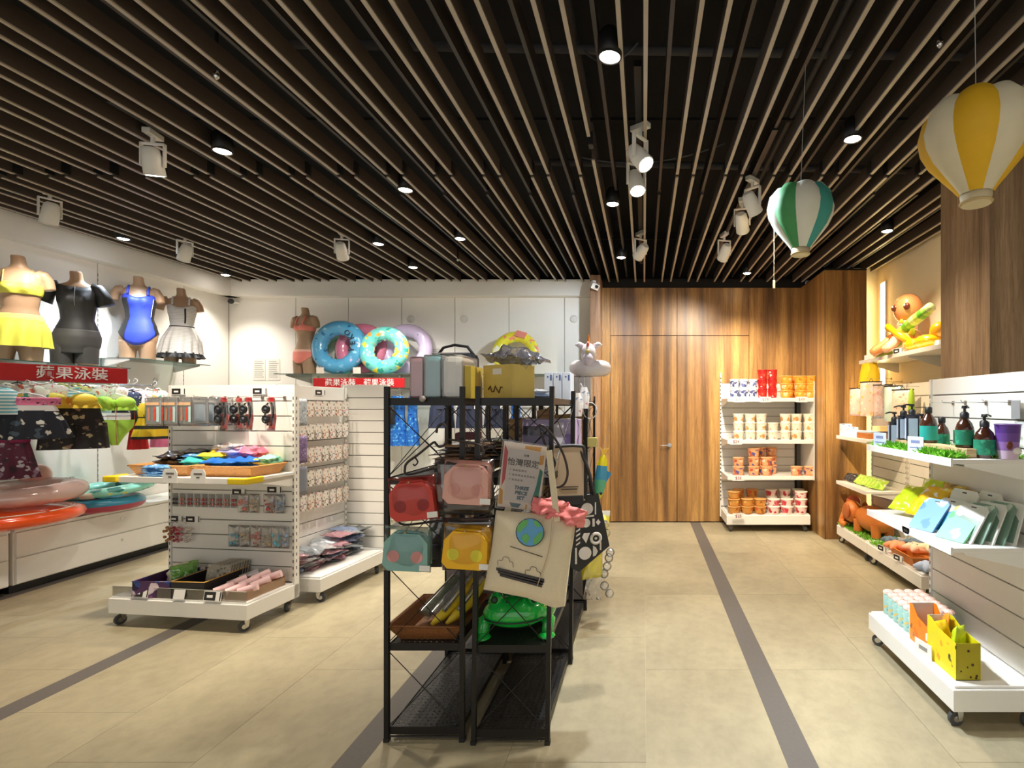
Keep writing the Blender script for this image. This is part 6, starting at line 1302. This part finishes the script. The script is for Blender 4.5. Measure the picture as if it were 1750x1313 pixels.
# cream tote with the globe
CRM = mat('cream canvas', (222,208,178), .85, var=.06, bump=.1, scale=120); c = at(900, 950, 2.22)
t = thing('tote_bag', 'cream canvas tote printed with a globe hanging on the rack', 'tote bag', c)
def soft(outl, th, m=14):                      # a bag face filled from an outline: two layers that bulge
    L = [Vector(((x-900)/900*2.22, 0, -(y-950)/900*2.22)) for x, y in outl]; cx = sum((v for v in L), Vector())/len(L)
    q = MB(); rings = []
    dense = []
    for a, b in zip(L, L[1:]+L[:1]):
        for k in range(5): dense.append(a.lerp(b, k/5))
    for s, seq in ((-1, [0, .25, .5, .75, .92, 1.0]), (1, [1.0, .92, .75, .5, .25, 0])):
        for f in seq:
            rings.append([Vector((cx.x+(v.x-cx.x)*max(f, .002), s*th/2*math.sqrt(max(0, 1-f**3)) + .010*noise.noise(v*9)*f, cx.z+(v.z-cx.z)*max(f, .002))) for v in dense])
    return q.loft(rings, cap=False)
part('body', soft([(848, 872), (895, 876), (940, 880), (984, 897), (976, 950), (966, 1036), (948, 1040), (900, 1022), (826, 1008), (838, 950)], .085), CRM, t)
for a, b, d in (((866, 876), (898, 790), .0), ((938, 770), (952, 892), .02)):
    YY = 2.262 if a[0] < 900 else 2.20; P0 = at(*a, YY)-c; P1 = at(*b, YY)-c; Dv = (P1-P0).normalized(); Nn = Vector((Dv.z, 0, -Dv.x))*.013
    part('strap', MB().add([P0-Nn, P0+Nn, P1+Nn, P1-Nn, P0-Nn+Vector((0, .003, 0)), P0+Nn+Vector((0, .003, 0)), P1+Nn+Vector((0, .003, 0)), P1-Nn+Vector((0, .003, 0))], [(0, 1, 2, 3), (7, 6, 5, 4), (0, 4, 5, 1), (1, 5, 6, 2), (2, 6, 7, 3), (3, 7, 4, 0)]), CRM, t)
part('panel_side', MB().tube(curve_pts([at(944, 884, 2.165)-c, at(938, 940, 2.165)-c, at(918, 1002, 2.165)-c], 5), .002), mat('seam tan', (190,170,140), .8), t)
g = at(906, 910, 2.168)-c; R_ = .057
gp = part('globe_print', MB().cyl((g.x, g.y, g.z), (g.x, g.y-.0025, g.z), R_, n=40), mat('globe blue', (96,160,206), .7), t)
part('globe_line', (lambda q: q.tube([(g.x+R_*cos(a*pi/20), g.y-.002, g.z+R_*sin(a*pi/20)) for a in range(40)], .0018, 5, True))(MB()), INK, gp)
GL = mat('globe green', (104,178,104), .7)
for o in ([(-.05, .028), (-.028, .05), (-.005, .052), (-.012, .03), (-.03, .012), (-.042, -.002), (-.055, .006)], [(-.03, -.01), (-.012, -.004), (.0, -.022), (-.014, -.046), (-.026, -.04), (-.034, -.024)], [(.012, -.03), (.03, -.008), (.052, .006), (.05, -.024), (.034, -.044), (.018, -.05)], [(.012, .05), (.03, .046), (.046, .03), (.03, .02), (.02, .03)]):
    part('land', MB().prism([(g.x+x, g.z+z) for x, z in o], g.y-.0042, g.y-.002), GL, gp)
for k in range(3):
    P0 = at(848+3*k, 970+5*k, 2.175)-c; P1 = at(930-2*k, 990+4*k, 2.175)-c; part('bar_print', MB().add([P0, P1, P1-Vector((0, 0, .016)), P0-Vector((0, 0, .012)), P0+Vector((0, .002, 0)), P1+Vector((0, .002, 0)), P1+Vector((0, .002, -.016)), P0+Vector((0, .002, -.012))], [(3, 2, 1, 0), (4, 5, 6, 7), (0, 1, 5, 4), (2, 3, 7, 6), (1, 2, 6, 5), (3, 0, 4, 7)]), INK, t)
P0 = at(872, 934, 2.17)-c; P1 = at(927, 952, 2.17)-c; part('ground_line', MB().tube([P0, P1], .0018, 5), INK, t)
for cx_, cy_ in ((865, 968), (912, 985)):
    part('cloud_line', MB().tube(curve_pts([at(cx_+dx, cy_+dy, 2.168)-c for dx, dy in ((-14, -2), (-14, -10), (-7, -10), (-4, -16), (4, -14), (6, -8), (11, -6), (12, 2))], 4), .0012, 5), INK, t)
for i, (a, b, w_, h_, lab) in enumerate(((938, 872, .12, .06, 'coral pink plush roll in the tote mouth'), (966, 882, .12, .07, 'second coral plush roll in the tote mouth, by the black bag'))):
    p = at(a, b, 2.25); solid('plush_roll', lab, 'plush', MB().pillow(.16, .08, .08, 16, 12, 1.0, 3+i*7), mat('coral towel', (240,140,136), .9), p-Vector((0, 0, .03)), (.2, .15+.15*i, 0), 'plush rolls in the tote')
p = at(965, 868, 2.27); t = thing('toy_fish', 'small orange toy fish with black bands on the tote mouth', 'toy', p, rot=(0, .35, 0)); part('body', MB().ball((0, 0, 0), (.045, .018, .02), 16, 10), bands('clownfish bands', [(246,170,40), (246,170,40), (60,50,40)], 34, 0, .5), t); part('tail', MB().prism([(.04, 0), (.06, .015), (.06, -.015)], -.003, .003), mat('fish tail', (246,160,40), .5), t)
# beige tote with black edging
p = at(969, 808, 2.62); t = thing('tote_bag', 'beige tote with black edging hanging at the rack side', 'tote bag', p, radians(12)); BEG = mat('beige canvas', (206,184,156), .85)
part('body', MB().prism([(-.075, -.13), (.08, -.13), (.08, .10), (.06, .125), (-.06, .125), (-.075, .10)], -.02, .02), BEG, t, bev=.008); part('base', MB().box(-.077, .082, -.022, .022, -.16, -.11), BK, t, bev=.006)
part('edging', MB().tube(curve_pts([Vector((-.06, -.015, .13)), Vector((.05, -.015, .133)), Vector((.085, -.015, .10)), Vector((.088, -.015, -.13))], 5), .009, 8), BK, t); part('strap', MB().tube(curve_pts([Vector((.06, -.01, .12)), Vector((.1, -.03, .02)), Vector((.13, -.04, -.11))], 5), .008, 8), BK, t)
part('print', MB().box(-.04, .055, -.0225, -.0205, -.07, -.066).box(-.03, .05, -.0225, -.0205, -.082, -.078), INK, t)
# black tote with white geometric print
p = at(1006, 905, 2.66); t = thing('tote_bag', 'black tote with white geometric shapes hanging at the rack side', 'tote bag', p, radians(18)); part('body', MB().prism([(-.055, .165), (.035, .175), (.09, -.08), (-.055, -.19), (-.085, -.17)], -.03, .03), BK, t, bev=.01); part('strap', MB().tube(curve_pts([Vector((-.03, 0, .16)), Vector((-.02, -.01, .21)), Vector((.0, 0, .26)), Vector((.015, 0, .17))], 5), .007, 8), BK, t)
def gp_(q): part('print', q, SIGNW, t)
Yp = -.0335
gp_(MB().cyl((-.015, Yp+.003, .11), (-.015, Yp, .11), .03, n=20)); gp_(MB().box(.025, .031, Yp, Yp+.003, .08, .14)); gp_(MB().cyl((-.02, Yp+.003, .04), (-.02, Yp, .04), .022, n=20)); gp_(MB().box(.012, .024, Yp, Yp+.003, .02, .06)); gp_(MB().prism([(.03, .04), (.042, .055), (.054, .04), (.042, .025)], Yp, Yp+.003))
q = MB(); q.T = Matrix.Translation((.03, Yp+.001, -.04)) @ Matrix.Rotation(pi/2, 4, 'X'); gp_(q.torus(.024, .008, 24, 6)); gp_(MB().cyl((.03, Yp+.003, -.04), (.03, Yp, -.04), .007, n=12)); gp_(MB().prism([(-.03, -.01), (.0, -.01), (-.02, -.06), (-.04, -.03)], Yp, Yp+.003)); gp_(MB().cyl((-.025, Yp+.003, -.11), (-.025, Yp, -.11), .032, n=24))
gp_(MB().prism([(.015, -.075), (.03, -.085), (.04, -.105), (.03, -.125), (.015, -.13)], Yp, Yp+.003)); gp_(MB().box(.05, .058, Yp, Yp+.003, -.10, -.06)); gp_(MB().box(-.075, -.066, Yp, Yp+.003, -.16, -.08)); gp_(MB().prism([(-.045, .075), (.02, .078), (.02, .07), (-.045, .067)], Yp, Yp+.003))
for k in range(4): gp_(MB().prism([(-.07, -.07+.022*k), (-.05, -.058+.022*k), (-.05, -.05+.022*k), (-.07, -.062+.022*k)], Yp, Yp+.003))
# fish toy and yellow bags hanging on the racks' aisle side
p = at(1027, 815, 3.9); t = thing('toy_fish', 'yellow green toy fish hanging head down at the rear rack', 'toy', p, rot=(0, pi/2+.12, .25)); part('body', MB().ball((0, 0, 0), (.17, .03, .045), 22, 12), bands('parrotfish bands', [(60,150,190), (90,180,140), (214,220,30), (240,226,20)], 2.4, 0, .35, .5, .2), t); part('tail', MB().prism([(-.14, 0), (-.22, .035), (-.20, 0), (-.22, -.035)], -.006, .006), YI, t); part('fin', MB().prism([(-.05, .04), (.05, .04), (-.03, .075)], -.004, .004), mat('blue fin', (40,140,200), .4), t); part('eye', MB().ball((.12, -.028, .01), .01, 8, 6), DARK, t)
part('cord', MB().cyl((-.2, 0, 0), (-.42, 0, .02), .0015, n=5), MC['nylon thread'], t)
YBG = clear('yellow film', (250,240,120), gloss=.35, body=.75, col=(240,226,50))
for i, (a, b, w_, h_, m, lab) in enumerate(((1012, 955, .15, .26, YBG, 'bright yellow toy bag hanging below the black tote'), (1026, 905, .12, .2, mat('dull yellow pack', (232,214,80), .4), 'yellow pack hanging behind the bright yellow bag'), (1016, 1000, .14, .2, BAGCLEAR, 'clear bag of shells near the rack foot'))):
    p = at(a, b, 3.45+.1*i); t = thing('toy_bag', lab, 'bag', p, rot=(0, .1*i, .5), group='toy bags on the aisle side of the racks'); part('bag', MB().pillow(w_, h_, .07, 10, 10, .6, i), m, t, (0, 0, -h_/2)); part('header', MB().box(-w_/2, w_/2, -.003, .003, h_/2-.01, h_/2+.025), CARD, t)
rr = random.Random(4); q = MB()
for k in range(9):
    p = at(1036+rr.uniform(-6, 8), 900+14*k+rr.uniform(-4, 4), 3.5); tt = solid('bubble_ball', 'clear plastic ball, %s from the top of the string by the yellow bags' % ORD[k], 'ball', MB().ball((0, 0, 0), .03, 12, 8), BAGCLEAR, p, (0, 0, 0), 'clear balls strung by the yellow bags')
p = at(1013, 755, 3.9); solid('small_carton', 'small yellowish carton at the rear rack edge', 'box', MB().box(-.035, .035, -.05, .05, -.035, .03), mat('straw card', (206,196,120), .6), p, bev=.003)
for i in range(2): solid('garland', 'blossom paper garland hanging on the rack, %s' % ('nearer the boxes', 'by the unicorn')[i], 'garland', cloth([(0, .02, .012), (-.06, .035, .02), (-.14, .02, .012)], folds=5, amp=.008), WFL, at(986+12*i, 672-10*i, 3.15+.3*i))
for i in range(3):
    solid('shelf_packet', 'dark packaged toy, %s on the low shelf under the black tote' % ORD[i], 'packet', MB().pillow(.2, .22, .1, 10, 10, .6, i), [BK2, GRYP, BK2][i], (-.60, 3.25+.2*i, z2r), (-.1, 0, .3), 'dark packages on the middle rack')
